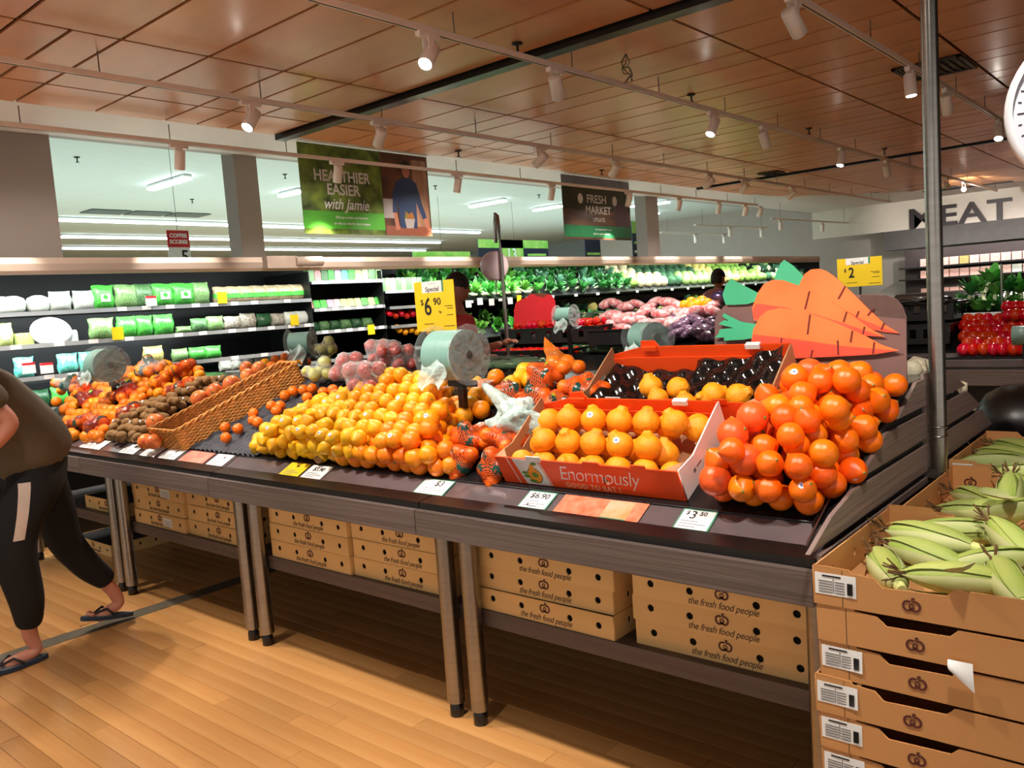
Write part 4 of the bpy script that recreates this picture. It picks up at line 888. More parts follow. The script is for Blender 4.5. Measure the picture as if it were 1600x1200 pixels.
# crates of sweetcorn
def corn_crate(front_label, label, x, y, z, rz=0, lift=0):
    W, D, H = .405, .56, .0815; t = thing('corn_crate', label, 'crate', (x, y, z), (0, 0, rz)); th = .004
    k = ('cc',)
    if k not in cache:
        o = [(0, 0), (W, 0), (W, H-.004), (W*.70, H-.004), (W*.66, H-.020), (W*.36, H-.024), (W*.315, H-.006), (W*.2, H-.003), (W*.19, H+.004), (0, H+.006)]
        cache[k] = plate_mesh('front_panel', o, [], th, CB2)
        cache[k+(1,)] = plate_mesh('back_panel', [(0, 0), (W, 0), (W, H+.012), (W*.84, H+.012), (W*.8, H-.006), (W*.3, H-.006), (W*.26, H+.012), (0, H+.012)], [], th, CB2)
        cache[k+(2,)] = plate_mesh('side_panel', [(0, 0), (D, 0), (D, H+.006), (D-.03, H+.002), (0, H+.002)], [circ(D*f, H*.52, .006, 10, .011) for f in (.2, .48, .68)], th, CB2)
        cache[k+(3,)] = MB().box(th, W-th, th, D-th, .001, .004).mesh('base', KIN)
        cache[k+(4,)] = MB().box(.0, W, .0, .003, 0, .0012).box(0, W*.2, -.0006, 0, H*.0, .002).mesh('edge', KIN)
        cache['seam'] = MB().box(.062, .0632, -.0026, -.002, .0, H).mesh('seam', BRI)
        cache['gap'] = MB().prism([(W*.325, H-.004), (W*.36, H-.0235), (W*.65, H-.0195), (W*.695, H-.004)], 'y', .02, .024).mesh('dark_gap', DARK)
        cache['emb2'] = emblem_mesh(.022, MAR)
    link('front_panel', cache[k], t, (0, 0, 0), FRONT); link('back_panel', cache[k+(1,)], t, (0, D, 0), FRONT)
    link('side_panel', cache[k+(2,)], t, (0, 0, 0), RIGHT); link('side_panel', cache[k+(2,)], t, (W, 0, 0), RIGHT); link('base', cache[k+(3,)], t)
    link('seam', cache['seam'], t); link('emblem', cache['emb2'], t, (W*.5, -.003, H*.38), FRONT)
    link('emblem', cache['emb2'], t, (W*.13, D-.0035, H*.5), FRONT)
    if front_label:
        l = obj('stuck_label', MB().grid(lambda u, v: (.004+.088*u, -.0032-(.006*max(0, u-.6)*(1-v) if front_label > 1 else 0), .024+.048*v), 6, 3, False), WHITE, t)
        l.modifiers.new('s', 'SOLIDIFY').thickness = .0006
        ll = MB()
        for q in range(5): ll.box(.012, .042, -.0042, -.0036, .03+q*.006, .0312+q*.006).box(.047, .068, -.0042, -.0036, .03+q*.006, .0312+q*.006)
        ll.box(.020, .06, -.0042, -.0036, .0645, .068).box(.0435, .0445, -.0042, -.0036, .03, .062); o = obj('label_print', ll, INK, l); o['kind'] = 'stuff'
        b = MB()
        for q in range(9): b.box(.074+q*.0013, .0746+q*.0013, -.0058, -.0036, .03, .056)
        o = obj('bar_print', b, INK, l); o['kind'] = 'stuff'
    return t
SP = .0835; xs = [-.690, -.685, -.683, -.694, -.688, -.686, -.690, -.684, -.688, -.69]
pos = ['topmost', 'second', 'third', 'fourth', 'fifth', 'sixth', 'seventh', 'eighth', 'ninth', 'lowest']
for k in range(10):
    t = corn_crate([1, 0, 2, 2, 1, 1, 0, 1, 0, 1][k], pos[k]+' sweetcorn crate from the top in the nearest stack at the right', xs[k], 1.772+(k % 3)*.003, .798-k*SP, R_.uniform(-.01, .01))
    if k: t['label'] = pos[k]+' crate from the top in the nearest stack, emblem on its front'
tag(obj('crate_dolly', MB().box(-.69, -.29, 1.78, 2.32, 0, .042), BLACKP), 'low black base under the nearest crate stack', 'base')
p = at(1500, 1055, 'y', 1.765)
pf = MB().grid(lambda u, v: (p.x-.02+.045*u+.004*v, 1.757-.012*math.sin(v*2.2)*(1-u*.5), p.z+.032-v*(.018+.04*u)), 6, 6); tag(obj('paper_slip', pf, WHITE), 'torn white paper slip hanging from the third crate', 'paper')
for j, (yy_, zz, xx) in enumerate(((2.372, .794, -.672), (3.02, .80, -.70))):
    for k in range(4):
        corn_crate(0, ('second', 'third')[j]+' sweetcorn stack from the front, '+('top crate with loose corn', 'crate below the top', 'third crate down', 'lowest visible crate')[k], xx, yy_, zz-k*SP)
    tag(obj('crate_stand', MB().box(xx+.01, xx+.39, yy_+.02, yy_+.54, 0, zz-3*SP), BLACKP), ('black box stand under the second corn stack', 'black box stand under the rear corn stack')[j], 'stand')
tag(obj('stuck_note', MB().box(-.69, -.63, 3.012, 3.016, .84, .875), WHITE), 'small white label on the rear corn crate front', 'label')
# corn cobs
HUSK = mat('husk_green', (142, 168, 66), .55, col2=(196, 202, 122), scale=2, stretch=(8, 8, 1), rnd=.12, bump=.2, bscale=30, hue=.01); HUSKP = mat('husk_pale', (206, 206, 156), .6, col2=(160, 180, 90), scale=3, stretch=(8, 8, 1), rnd=.08)
SILK = mat('corn_silk', (104, 74, 40), .8, var=.3); STALK = mat('corn_stalk', (200, 206, 130), .6)
def cob_body(sd):
    q = random.Random(sd); ph = q.uniform(0, 6)
    return blob(lambda v: Vector((v.x*.034*(1-.30*max(0, v.z)**2)*(1+.05*math.sin(5*math.atan2(v.y, v.x)+ph+v.z*1.5)), v.y*.034*(1-.30*max(0, v.z)**2)*(1+.05*math.sin(5*math.atan2(v.y, v.x)+ph+v.z)), v.z*.105)), ICO3)
def leaf_mesh(L_, wd, curl, m, nm='husk_leaf', n=7):
    def fn(u, v):
        a = (u-.5)*2; w_ = wd*math.sin(PI*min(1, .12+v*.88))**.7
        return Vector((a*w_, curl*v*v*L_+.4*w_*a*a, v*L_))
    return MB().grid(fn, 4, n).mesh(nm, m)
def husk_wrap(a0, hw, top, flare, m):
    def fn(u, v):
        z = -.105+v*(top+.105); zz = max(-1, min(1, z/.112)); rr = .036*math.sqrt(max(.03, 1-zz*zz))*(1-.30*max(0, zz)**2)+.0025+flare*max(0, v-.55)
        a = a0+(u-.5)*2*hw*(1-.75*v**2.5)*(1 if flare < .03 else .8)
        return Vector((rr*math.cos(a), rr*math.sin(a), z))
    return MB().grid(fn, 6, 9).mesh('husk_leaf', m)
COBS = []
for sd in range(3):
    t = link('corn_cob', None); t['category'] = 'corn'
    link('husk', cob_body(sd).mesh('husk', HUSK), t)
    q = random.Random(sd+40)
    for k in range(5):
        a = k*1.256+q.uniform(-.2, .2)
        o = link('husk_leaf', husk_wrap(a, q.uniform(.45, .75), q.uniform(.10, .14), q.uniform(.0, .012) if k < 4 else .05, HUSK if k % 2 else HUSKP), t)
    b = MB()
    for k in range(16):
        a = q.uniform(0, 6.3); b.tube([(0, 0, .09), (.008*math.cos(a), .008*math.sin(a), .115), (.022*math.cos(a), .022*math.sin(a)+q.uniform(-.01, .01), .135+q.uniform(-.01, .015))], .0018, 4)
    o = obj('silk_tuft', b, SILK, t); o['kind'] = 'stuff'
    obj('stalk', MB().cyl(.011, .035, 10, r2=.015, T=Matrix.Translation((0, 0, -.128))), STALK, t)
    COBS.append(t)
usedc = [0, 0, 0]
def cob(px, py, z, az, label, grp, el=.1, k=None, s=1):
    k = R_.randrange(3) if k is None else k
    t = COBS[k] if not usedc[k] else copy_tree(COBS[k]); usedc[k] = 1
    t.location = at(px, py, 'z', z); t.rotation_euler = Vector((math.cos(az)*math.cos(el), math.sin(az)*math.cos(el), math.sin(el))).to_track_quat('Z', 'Y').to_euler()
    t.scale = (s,)*3; t['label'] = label
    if grp: t['group'] = grp
    elif 'group' in t: del t['group']
for (px, py, z, az, el, lb) in ((1385, 888, .842, 2.1, .05, 'corn cob at the left front corner of the nearest crate, tassel end up'), (1445, 868, .842, 2.7, .05, 'long pale corn cob in the middle of the nearest crate'), (1450, 840, .868, 2.9, .03, 'corn cob lying along the back of the nearest crate'),
                                (1495, 905, .85, 3.6, .1, 'pale husked cob leaning on the front edge of the nearest crate'), (1575, 908, .85, 2.0, .1, 'corn cob at the right front of the nearest crate'), (1560, 880, .842, .6, .05, 'corn cob with brown silk towards the right of the nearest crate'),
                                (1585, 850, .862, 2.3, .3, 'bright green cob standing at the back right of the nearest crate'), (1500, 832, .842, .15, .05, 'corn cob with spread leaves at the back of the nearest crate')):
    cob(px, py, z, az, lb, None, el)
for (px, py, z, az, el) in ((1530, 782, .838, 2.5, .05), (1578, 772, .862, 1.7, .35), (1560, 750, .838, 2.9, .05), (1595, 765, .86, 2.2, .2), (1535, 800, .838, 3.5, .05), (1585, 800, .84, .5, .1), (1590, 742, .85, .3, .1)):
    cob(px, py, z, az, 'corn cob with loose husk in the crate of the second corn stack', 'corn in the second stack', el)
for (px, py, z, az) in ((1575, 713, .85, 2.9), (1555, 724, .85, .2), (1592, 702, .87, 2.6)):
    cob(px, py, z, az, 'corn cob in the crate of the rear corn stack', 'corn in the rear stack', .05)
for i, (px, py, c) in enumerate(((1495, 890, 1), (1580, 775, 1))):
    o = link('husk_leaf', leaf_mesh(.13, .034, .25, HUSKP if c else HUSK), None, at(px, py, 'z', .89), (R_.uniform(1.2, 1.6), R_.uniform(-.3, .3), R_.uniform(-1, 1))); tag(o, ('loose pale husk leaf on the cobs of the near crates' if c else 'loose green husk leaf on the cobs of the near crates'), 'leaf', 'loose pale husk leaves' if c else 'loose green husk leaves')
# ---------------------------------------------------------------- POLE AND SCALES
t = thing('steel_pole', 'round polished steel pole standing at the end panel of the fruit tables', 'pole', (-.693, 2.86, .86))
obj('tube', MB().cyl(.0245, 2.27, 28), STEEL, t)
obj('collar', MB().lathe([(.0245, .16), (.0275, .162), (.0275, .165), (.0245, .167)], 28).lathe([(.0245, .13), (.027, .132), (.027, .134), (.0245, .136)], 28), STEEL, t)
obj('bracket', MB().box(-.04, .0, -.03, .03, .0, .03), STEEL, t)
t = thing('hanging_scale', 'round white dial scale cut by the right edge of the picture', 'scale', at(1725, 160, 'y', 2.0), (0, 0, .15))
obj('rim', MB().lathe([(.15, -.03), (.163, -.03), (.166, 0), (.163, .03), (.15, .03)], 48, T=Matrix.Rotation(PI/2, 4, 'X')), mat('scale_rim', (226, 226, 232), .25, .2), t)
obj('dial', MB().cyl(.15, .002, 48, T=Matrix.Rotation(PI/2, 4, 'X') @ Matrix.Translation((0, 0, .018))), mat('dial_face', (206, 208, 220), .2, spec=.8), t)
b = MB()
for k in range(40):
    a = k*PI/20; q = .142; q2 = .13 if k % 5 == 0 else .136; b.tube([(q*math.cos(a), -.0212, q*math.sin(a)), (q2*math.cos(a), -.0212, q2*math.sin(a))], .0012, 4)
o = obj('dial_marks', b, INK, t); o['kind'] = 'stuff'
obj('needle', MB().tube([(0, -.024, 0), (.0, -.024, .11)], .003, 5), INK, t)
obj('hanger_rod', MB().cyl(.008, 3.1-t.location.z-.16, 10, T=Matrix.Translation((0, 0, .16))), STEEL, t)
obj('hook', MB().tube([(0, 0, -.16), (0, 0, -.2), (.02, 0, -.22), (0, 0, -.24), (-.02, 0, -.225)], .004, 6), STEEL, t)
q = at(790, 500, 'y', 4.9)
t = thing('pole_scale', 'white dial scale seen edge on, hung from a thin curved steel pole', 'scale', (q.x, 4.9, 0))
obj('pole', MB().tube([(0, 0, 0), (0, 0, 1.9), (-.005, 0, 2.12), (-.02, .01, 2.2), (-.045, .02, 2.22), (-.065, .03, 2.16), (-.07, .03, 2.0)], .015, 10), STEEL, t)
obj('foot', MB().cyl(.12, .02, 20), STEEL, t)
obj('dial_housing', MB().lathe([(.001, -.035), (.1, -.035), (.115, -.02), (.115, .02), (.1, .035), (.001, .035)], 32, T=Matrix.Translation((-.075, 0, 1.82)) @ Matrix.Rotation(1.2, 4, 'Z') @ Matrix.Rotation(PI/2, 4, 'X')), mat('dial_housing', (226, 206, 210), .3), t)
obj('pan_arm', MB().tube([(-.075, 0, 1.7), (-.075, 0, 1.6)], .006, 6), STEEL, t)
# ---------------------------------------------------------------- PLASTIC BAG ROLLS
ROLL = mat('bag_roll_mint', (118, 158, 148), .35, var=.06, scale=3, stretch=(14, 1, 1)); ROLLE = mat('bag_roll_end', (92, 116, 108), .45, var=.15, scale=12)
ACR = film('acrylic', (225, 235, 235), .05, .03)
def dispenser(name, px, py, y, base, r, L_, label, rz=0, tray=True):
    c = at(px, py, 'y', y); t = thing(name, label, 'bag roll', (c.x, y, base), (0, 0, rz)); h = c.z-base
    obj('post', MB().box(-.016, .016, .03, .05, 0, h-.07), BLACKP, t)
    obj('back_plate', MB().box(-L_/2, L_/2, .04, .046, h-r-.03, h-r-.005), BLACKP, t)
    T = Matrix.Translation((0, 0, h)) @ Matrix.Rotation(PI/2, 4, 'Y')
    rl = obj('roll', MB().lathe([(r, -L_/2), (r, L_/2)], 40, T=T), ROLL, t)
    obj('roll_end', MB().lathe([(.018, L_/2), (r*.5, L_/2+.001), (r*.7, L_/2-.001), (r, L_/2)], 40, T=T).lathe([(.018, -L_/2), (r, -L_/2)], 40, T=T), ROLLE, rl)
    obj('core', MB().cyl(.017, L_+.03, 16, T=T @ Matrix.Translation((0, 0, -L_/2-.015))), mat('core_grey', (90, 96, 92), .4), t)
    k = r+.022
    for sx in (-1, 1): obj('clear_side', MB().prism([(k*math.cos(a), h+k*math.sin(a)) for a in [math.radians(d) for d in range(-150, 181, 22)]], 'x', sx*(L_/2+.014)-.001, sx*(L_/2+.014)+.001), ACR, t)
    if tray: obj('clear_tray', MB().grid(lambda u, v: (-(L_/2+.02)+(L_+.05)*u, -k+2*k*v, h-r-.012-.02*math.sin(PI*v)), 6, 8), ACR, t)
    obj('loose_bag_end', MB().grid(lambda u, v: (-L_*.4+L_*.8*u+.01*math.sin(v*5), -r-.01-.01*math.sin(u*9+v*4)-.03*v, h-.02-v*.09-.015*math.sin(u*7)), 12, 10), MINTF, t)
    return t
dispenser('bag_roll_stand', 707, 555, 2.30, 1.02, .098, .155, 'large mint plastic bag roll on a black post beside the navel oranges')
dispenser('bag_roll_stand', 164, 571, 2.30, 1.02, .105, .14, 'mint plastic bag roll on a black post at the left, above the bagged oranges')
dispenser('bag_roll_stand', 1012, 527, 2.95, 1.18, .062, .12, 'small bag roll in a clear box behind the rear orange carton', -.5)
dispenser('bag_roll_stand', 470, 536, 2.95, 1.18, .065, .12, 'grey green bag roll half hidden behind the pear bags', .6)
dispenser('bag_roll_stand', 884, 494, 5.0, .9, .065, .12, 'small bag roll beside the red tomato board', .1)
# ---------------------------------------------------------------- PRICE BOARDS
def price_board(cx, cy, y, wd, h, label, price, cents, unit, base_z, rz=.25, sp=1):
    c = at(cx, cy, 'y', y); t = thing('price_board', label, 'price sign', (c.x, y, base_z), (0, 0, rz)); z0 = c.z-base_z
    obj('stem', MB().box(-.006, .006, .004, .01, 0, z0), BLACKP, t)
    obj('card', MB().box(-wd/2, wd/2, -.0015, .0015, z0-h/2, z0+h/2), YEL, t, bevel=.0005)
    hh = MB().prism([(-wd*.3, z0+h*.27), (wd*.2, z0+h*.27), (wd*.23, z0+h*.36), (wd*.2, z0+h*.5), (-wd*.3, z0+h*.5)], 'y', -.0025, -.0016)
    obj('special_tab', hh, WHITE, t); obj('tab_edge', MB().box(wd*.2, wd*.24, -.003, -.0016, z0+h*.28, z0+h*.5), GRB, t)
    write('Special', h*.13*sp, INK, t, (-wd*.04, -.003, z0+h*.335), FRONT, bold=.0004); write('~ ~ ~', h*.08, INK, t, (-wd*.04, -.003, z0+h*.45), FRONT)
    write('$', h*.17, INK, t, (-wd*.32, -.003, z0+h*.08), FRONT); write(price, h*.5, INK, t, (-wd*.18, -.003, z0-h*.02), FRONT, bold=.0015, sx=.8)
    if cents: write(cents, h*.2, INK, t, (wd*.06, -.003, z0+h*.08), FRONT, bold=.0006)
    if unit: write(unit, h*.07, INK, t, (wd*.12, -.003, z0-h*.12), FRONT)
    b = MB()
    for q, (a, bb, zz) in enumerate(((.24, .44, -.02), (.3, .44, -.07), (.28, .44, -.2), (-.3, -.05, -.36), (.2, .46, -.42))): b.box(wd*a, wd*bb, -.003, -.0016, z0+h*zz, z0+h*(zz+.012))
    o = obj('small_print', b, INK, t); o['kind'] = 'stuff'
    return t
price_board(680, 478, 2.86, .252, .243, 'yellow special sign reading $6.90 above the apples', '6', '90', 'kg', 1.18, .1)
t = price_board(1343, 425, 5.3, .26, .175, 'yellow special sign reading $2 right of the carrot board', '2', '', '', 0, .1, 1.2); obj('foot', MB().cyl(.14, .015, 20), BLACKP, t)
# ---------------------------------------------------------------- WALL FRIDGE
HEAD = mat('header_metal', (204, 184, 168), .42, .55, var=.04, scale=2)
FB = mat('fridge_black', (20, 22, 22), .5, var=.1); FBACK = mat('fridge_back_panel', (16, 19, 19), .45, var=.05)
FD = thing('open_fridge', 'long open wall fridge with a pale metal header along the left wall', 'fridge', (-6.6, .8, 0))
Y0, Y1 = 0, 17.1
hp = [(0, 1.975), (.022, 2.0), (.03, 2.05), (.02, 2.095), (-.9, 2.12), (-.9, 2.07), (-.04, 2.06), (-.04, 1.975)]
for i, (a, b_) in enumerate(((0, 4.0), (4.0, 9.45), (9.45, 13.3), (13.3, 17.1))): obj('header', MB().prism([(x_, z_) for x_, z_ in hp], 'y', a+.004, b_-.004), HEAD, FD)
obj('back_panel', MB().box(-.9, -.86, Y0, Y1, 0, 2.07), FBACK, FD)
obj('end_panel', MB().box(-.9, .0, Y0-.03, Y0, 0, 2.1), FB, FD); obj('end_panel', MB().box(-.9, -.0, Y1, Y1+.03, 0, 2.1), FB, FD)
obj('base', MB().box(-.86, .12, Y0, Y1, 0, .42), FB, FD); obj('front_bumper', MB().box(.09, .13, Y0, Y1, .38, .74), FB, FD)
obj('lower_deck', MB().box(-.86, .1, Y0, Y1, .66, .70), FB, FD)
RAILM = mat('ticket_strip', (150, 156, 158), .35, var=.1)
def shelf(y0, y1, z, front=-.1, depth=.55, tilt=0):
    s_ = obj('shelf', MB().box(front-depth, front, y0, y1, z-.022, z), FB, FD)
    obj('ticket_strip', MB().box(front, front+.006, y0, y1, z-.026, z+.006), RAILM, s_)
    return s_
o8 = -.8
for z in (1.705, 1.465, 1.225, .98): shelf(0, 4.08, z)
for z in (1.87, 1.605, 1.385, 1.10): shelf(4.1, 5.0, z)
for z in (1.75,): shelf(5.02, 5.7, z)
for z in (1.60, 1.40, 1.15): shelf(5.02, 5.7, z-.02, -.05)
obj('divider', MB().box(-.86, -.12, 4.085, 4.095, .7, 1.97), FB, FD); obj('divider', MB().box(-.86, -.12, 5.005, 5.015, .7, 1.97), FB, FD)
# sloped banks of the vegetable section
obj('bank', MB().prism([(-.12, 1.585), (-.1, 1.60), (-.78, 1.97), (-.86, 1.9), (-.86, 1.55)], 'y', 5.72, Y1), FB, FD)
obj('bank', MB().prism([(.02, 1.14), (.04, 1.16), (-.6, 1.44), (-.86, 1.4), (-.86, 1.1)], 'y', 5.72, Y1), FB, FD)
# air curtain motor cover on the header
tag(obj('door_sensor', MB().box(.0, .07, 0, .32, -.06, .05).cyl(.045, .3, 16, T=Matrix.Translation((.06, .3, 0)) @ Matrix.Rotation(-PI/2, 4, 'X')), mat('sensor_beige', (176, 156, 142), .4), None, (-6.57, 4.3, 2.05)), 'beige blind motor box fixed on the fridge header', 'motor')
# ticket cards on the shelf edges
TC = MB().box(0, .003, -.036, .036, -.02, .012).mesh('card', WHITE); rc = random.Random(5)
def edge_tickets(z, ys, label, grp, x=-6.69):
    for y_ in ys: tag(link('shelf_ticket', TC, None, (x, y_, z)), label, 'ticket', grp)
for z, nm, yl in ((1.705, 'top', (3.05, 3.25, 3.45, 3.68, 3.85, 4.05, 4.25, 4.6)), (1.465, 'second', (2.25, 2.55, 2.8, 3.08, 3.5, 3.72, 4.0, 4.2, 4.4, 4.62, 4.8)), (1.225, 'third', (2.45, 2.62, 3.0, 4.0, 4.3, 4.55))):
    edge_tickets(z-.004, yl, 'white price ticket on the edge of the '+nm+' fridge shelf, left section', 'tickets on the '+nm+' shelf')
for z, nm in ((1.87, 'top'), (1.605, 'second'), (1.385, 'third')):
    edge_tickets(z-.004, (5.0, 5.15, 5.3, 5.45, 5.6, 5.72), 'white price ticket on the '+nm+' shelf edge of the small pack section', 'tickets, small pack section, '+nm)
edge_tickets(1.59, [6.6+.52*i for i in range(20)], 'price ticket on the upper edge of the vegetable bank', 'tickets on the vegetable bank', -6.70)
TW2 = MB().box(0, .003, -.06, .06, -.09, .02)
for (px, py, lb) in ((347, 465, 'yellow special ticket on the top fridge shelf'), (184, 521, 'yellow special ticket on the second fridge shelf behind the bag roll'), (460, 500, 'yellow special ticket on the second fridge shelf at right'), (580, 515, 'yellow ticket hanging in the small pack section')):
    p = at(px, py, 'x', -6.68); tag(obj('special_ticket', MB().box(0, .003, -.045, .045, -.05, .05), YEL, None, p), lb, 'ticket')
for (px, py, lb) in ((236, 470, 'white and red ticket on the top shelf'), (45, 575, 'white and red ticket below the left teal bag'), (73, 575, 'white and red ticket right of the left teal bag'), (732, 475, 'white card at the leek display, leftmost'), (750, 471, 'white card at the leek display, middle'), (768, 472, 'white card at the leek display, right'), (797, 470, 'white card behind the scale pole')):
    p = at(px, py, 'x', -6.66); t = tag(obj('shelf_card', MB().box(0, .003, -.045, .045, -.04, .04), WHITE, None, p), lb, 'ticket')
    if 'red' in lb: obj('red_heading', MB().box(.003, .004, -.045, .045, .022, .04), mat('print_red', (200, 40, 50), .5), t)
for (px, py) in ((811, 467),): tag(obj('special_ticket', MB().box(0, .003, -.04, .04, -.045, .045), YEL, None, at(px, py, 'x', -6.66)), 'yellow ticket above the red tomato board', 'ticket')
# packs
def pack_mat(nm, c1, c2, sc_=14, rough=.25): return mat('pack_'+nm, c1, rough, col2=c2, scale=sc_, rnd=.1, bump=.3, bscale=20)
PMT = {'white': pack_mat('white', (236, 240, 236), (206, 224, 210), 8), 'green': pack_mat('green', (44, 176, 60), (110, 205, 90), 9), 'dark': pack_mat('dark', (26, 70, 40), (120, 170, 110), 22), 'leaf': pack_mat('leaf', (40, 104, 44), (170, 210, 140), 26),
       'teal': pack_mat('teal', (60, 200, 180), (150, 230, 214), 8), 'tan': pack_mat('tan', (206, 196, 160), (150, 130, 92), 20), 'mush': pack_mat('mush', (226, 224, 206), (60, 52, 44), 16), 'yellow': pack_mat('yellow', (190, 214, 70), (230, 236, 190), 12), 'red': pack_mat('red', (200, 50, 40), (240, 200, 190), 14),
       'purple': pack_mat('purple', (170, 120, 170), (230, 220, 230), 14), 'pink': pack_mat('pink', (230, 150, 130), (250, 226, 220), 12), 'bread': pack_mat('bread', (222, 190, 130), (120, 140, 60), 14), 'dgreen': pack_mat('dgreen', (20, 52, 36), (60, 110, 70), 18)}
def pouch_mesh(m, sd=0):
    q = random.Random(sd)
    def fn(u, v):
        a = 2*PI*u; th = max(0, math.sin(PI*min(1, v*1.04)))**.5; wv = 1-.06*math.sin(v*9+sd)
        return Vector((.5*.7*th*math.sin(a), .5*math.cos(a)*wv*(1 if v < .9 else 1+.05*math.sin(u*20)), v+.02*math.sin(a*3+sd)))
    b = MB().grid(fn, 20, 9); return b.mesh('pouch', m)
POUCH = {k: [pouch_mesh(PMT[k], s_) for s_ in (0, 2)] for k in PMT}
TRAY = {k: MB().lathe([(.001, .0), (.36, 0), (.46, .16), (.5, .5), (.5, .54), (.42, .72), (.2, .84), (.001, .86)], 24).mesh('tray_pack', PMT[k]) for k in ('white', 'yellow')}
PUN = {k: (lambda b: b)(MB().prism([(-.5, 0), (.5, 0), (.5, .8), (.42, 1), (-.42, 1), (-.5, .8)], 'x', -.5, .5)).mesh('punnet', PMT[k]) for k in PMT}
BANDM = MB().grid(lambda u, v: Vector((.36*math.sin(2*PI*u), .52*math.cos(2*PI*u), .3+.28*v)), 16, 1).mesh('wrap', PMT['green'])
LABM = MB().box(.30, .335, -.22, .22, .3, .62).mesh('front_label', WHITE)
def pack(kind, m, px, wpx, py_shelf, h, label, grp=None, x=-6.83, z=None, rz=0, lab_=False, tilt=0, wrap=False):
    a, b_ = at(px-wpx/2, py_shelf, 'x', x+.08), at(px+wpx/2, py_shelf, 'x', x+.08); wd = abs(b_.y-a.y)*.98; y_ = (a.y+b_.y)/2; z = z if z is not None else (a.z+b_.z)/2
    me = POUCH[m][R_.randrange(2)] if kind == 'pouch' else TRAY[m] if kind == 'tray' else PUN[m]
    t = link({'pouch': 'salad_bag', 'tray': 'salad_tray', 'punnet': 'punnet'}[kind], me, None, (x, y_, z), (0, tilt, rz), (min(wd, .16), wd, h)); tag(t, label, 'pack', grp)
    if lab_: link('front_label', LABM, t)
    if wrap: link('wrap', BANDM, t)
    return t
Z1, Z2, Z3, Z4 = 1.707, 1.467, 1.227, .982
for (px, w_, k, m) in ((8, 34, 'tray', 'white'), (27, 42, 'tray', 'white'), (66, 38, 'tray', 'white'), (101, 36, 'pouch', 'white'), (138, 34, 'pouch', 'white')): pack(k, m, px, w_, 480, .15, 'white salad tray or bag at the left of the top fridge shelf', 'white packs on the top shelf', z=Z1)
for (px, w_, m) in ((168, 34, 'green'), (204, 36, 'leaf'), (232, 30, 'dark'), (262, 34, 'green'), (294, 34, 'green'), (322, 26, 'leaf')): pack('pouch', m, px, w_, 470, .19, 'green salad bag on the top fridge shelf', 'green salad bags, top shelf', z=Z1, lab_=m == 'green')
for i in range(7): pack('pouch', 'tan', 352+i*20, 24, 462, .15, 'beige net pack with green wrap on the top fridge shelf', 'beige packs on the top shelf', z=Z1, wrap=True, x=-6.86)
for (px, w_, k, m, lb) in ((14, 28, 'pouch', 'yellow', 'tall yellow green salad tub on the second fridge shelf'), (43, 26, 'punnet', 'yellow', 'flat yellow green pack on the second fridge shelf'), (112, 26, 'punnet', 'white', 'white pack with red print right of the oval plate')): pack(k, m, px, w_, 535, .17 if k == 'pouch' else .09, lb, z=Z2, lab_=k == 'pouch')
o = tag(link('oval_plate', MB().lathe([(.001, .012), (.1, .01), (.13, 0), (.128, -.006), (.001, -.004)], 32).mesh('oval_plate', WHITE), None, at(80, 518, 'x', -6.76), (0, 1.25, 0), (.9, 1.15, 1)), 'white oval platter leaning upright on the second fridge shelf', 'plate')
for (px, w_, m) in ((166, 40, 'leaf'), (206, 32, 'green'), (234, 26, 'green'), (264, 32, 'green')): pack('pouch', m, px, w_, 525, .17, 'green salad bag on the second fridge shelf', 'green salad bags, second shelf', z=Z2, lab_=False)
for (px, w_, m, h) in ((293, 24, 'leaf', .06), (318, 26, 'dark', .12), (343, 26, 'leaf', .13), (370, 26, 'mush', .12), (395, 26, 'mush', .14), (420, 24, 'dgreen', .13), (442, 22, 'mush', .12), (463, 22, 'white', .13), (481, 20, 'white', .13)): pack('pouch', m, px, w_, 508, h, 'pale and dark pack at the right of the second fridge shelf', 'packs at the right of the second shelf', z=Z2)
for (px, m, lb) in ((43, 'teal', 'left teal salad bag on the third fridge shelf'), (112, 'teal', 'right teal salad bag on the third fridge shelf'), (146, 'teal', 'teal bag half hidden by the bag roll'), (248, 'bread', 'bread coloured pack on the third fridge shelf')): pack('pouch', m, px, 32, 570, .15, lb, z=Z3)
for (px, m) in ((288, 'leaf'), (315, 'green'), (340, 'green')): pack('pouch', m, px, 26, 555, .11, 'green pack at the middle of the third fridge shelf', 'green packs, third shelf', z=Z3)
for i in range(7): pack('pouch', 'mush', 358+i*18, 20, 560, .12, 'speckled mushroom pack at the lower fridge shelf', 'mushroom packs, lower shelf', z=1.105 if i else 1.105, x=-6.84)
for (px, m, h) in ((50, 'dgreen', .14), (68, 'dgreen', .14), (98, 'green', .15), (130, 'dgreen', .14), (288, 'dgreen', .1), (310, 'dgreen', .1)): pack('pouch', m, px, 28, 605, h, 'green salad bag on the lowest visible fridge shelf', 'green bags, lowest shelf', z=Z4)
shelf(3.1, 4.08, 1.10)
for i in range(11):
    m = ('leaf', 'red', 'dark', 'green', 'purple', 'teal', 'green', 'yellow', 'yellow', 'dark', 'leaf')[i]; pack('punnet', m, 492+i*10.5, 10, 450, .11+.03*(i % 3 == 0), 'small herb pack on the top shelf of the small pack section', 'herb packs, top shelf', z=1.872)
for i in range(11):
    m = ('red', 'green', 'green', 'purple', 'pink', 'yellow', 'yellow', 'yellow', 'green', 'yellow', 'green')[i]; pack('punnet', m, 490+i*10.7, 10, 478, .08, 'small tilted punnet on the second shelf of the small pack section', 'punnets, second shelf', z=1.607, tilt=-.3)
for i in range(6): pack('pouch', ('dgreen', 'dark')[i % 2], 498+i*17, 16, 505, .11, 'dark green pack leaning on the third shelf of the small pack section', 'leaning packs, third shelf', z=1.387, tilt=-.3)
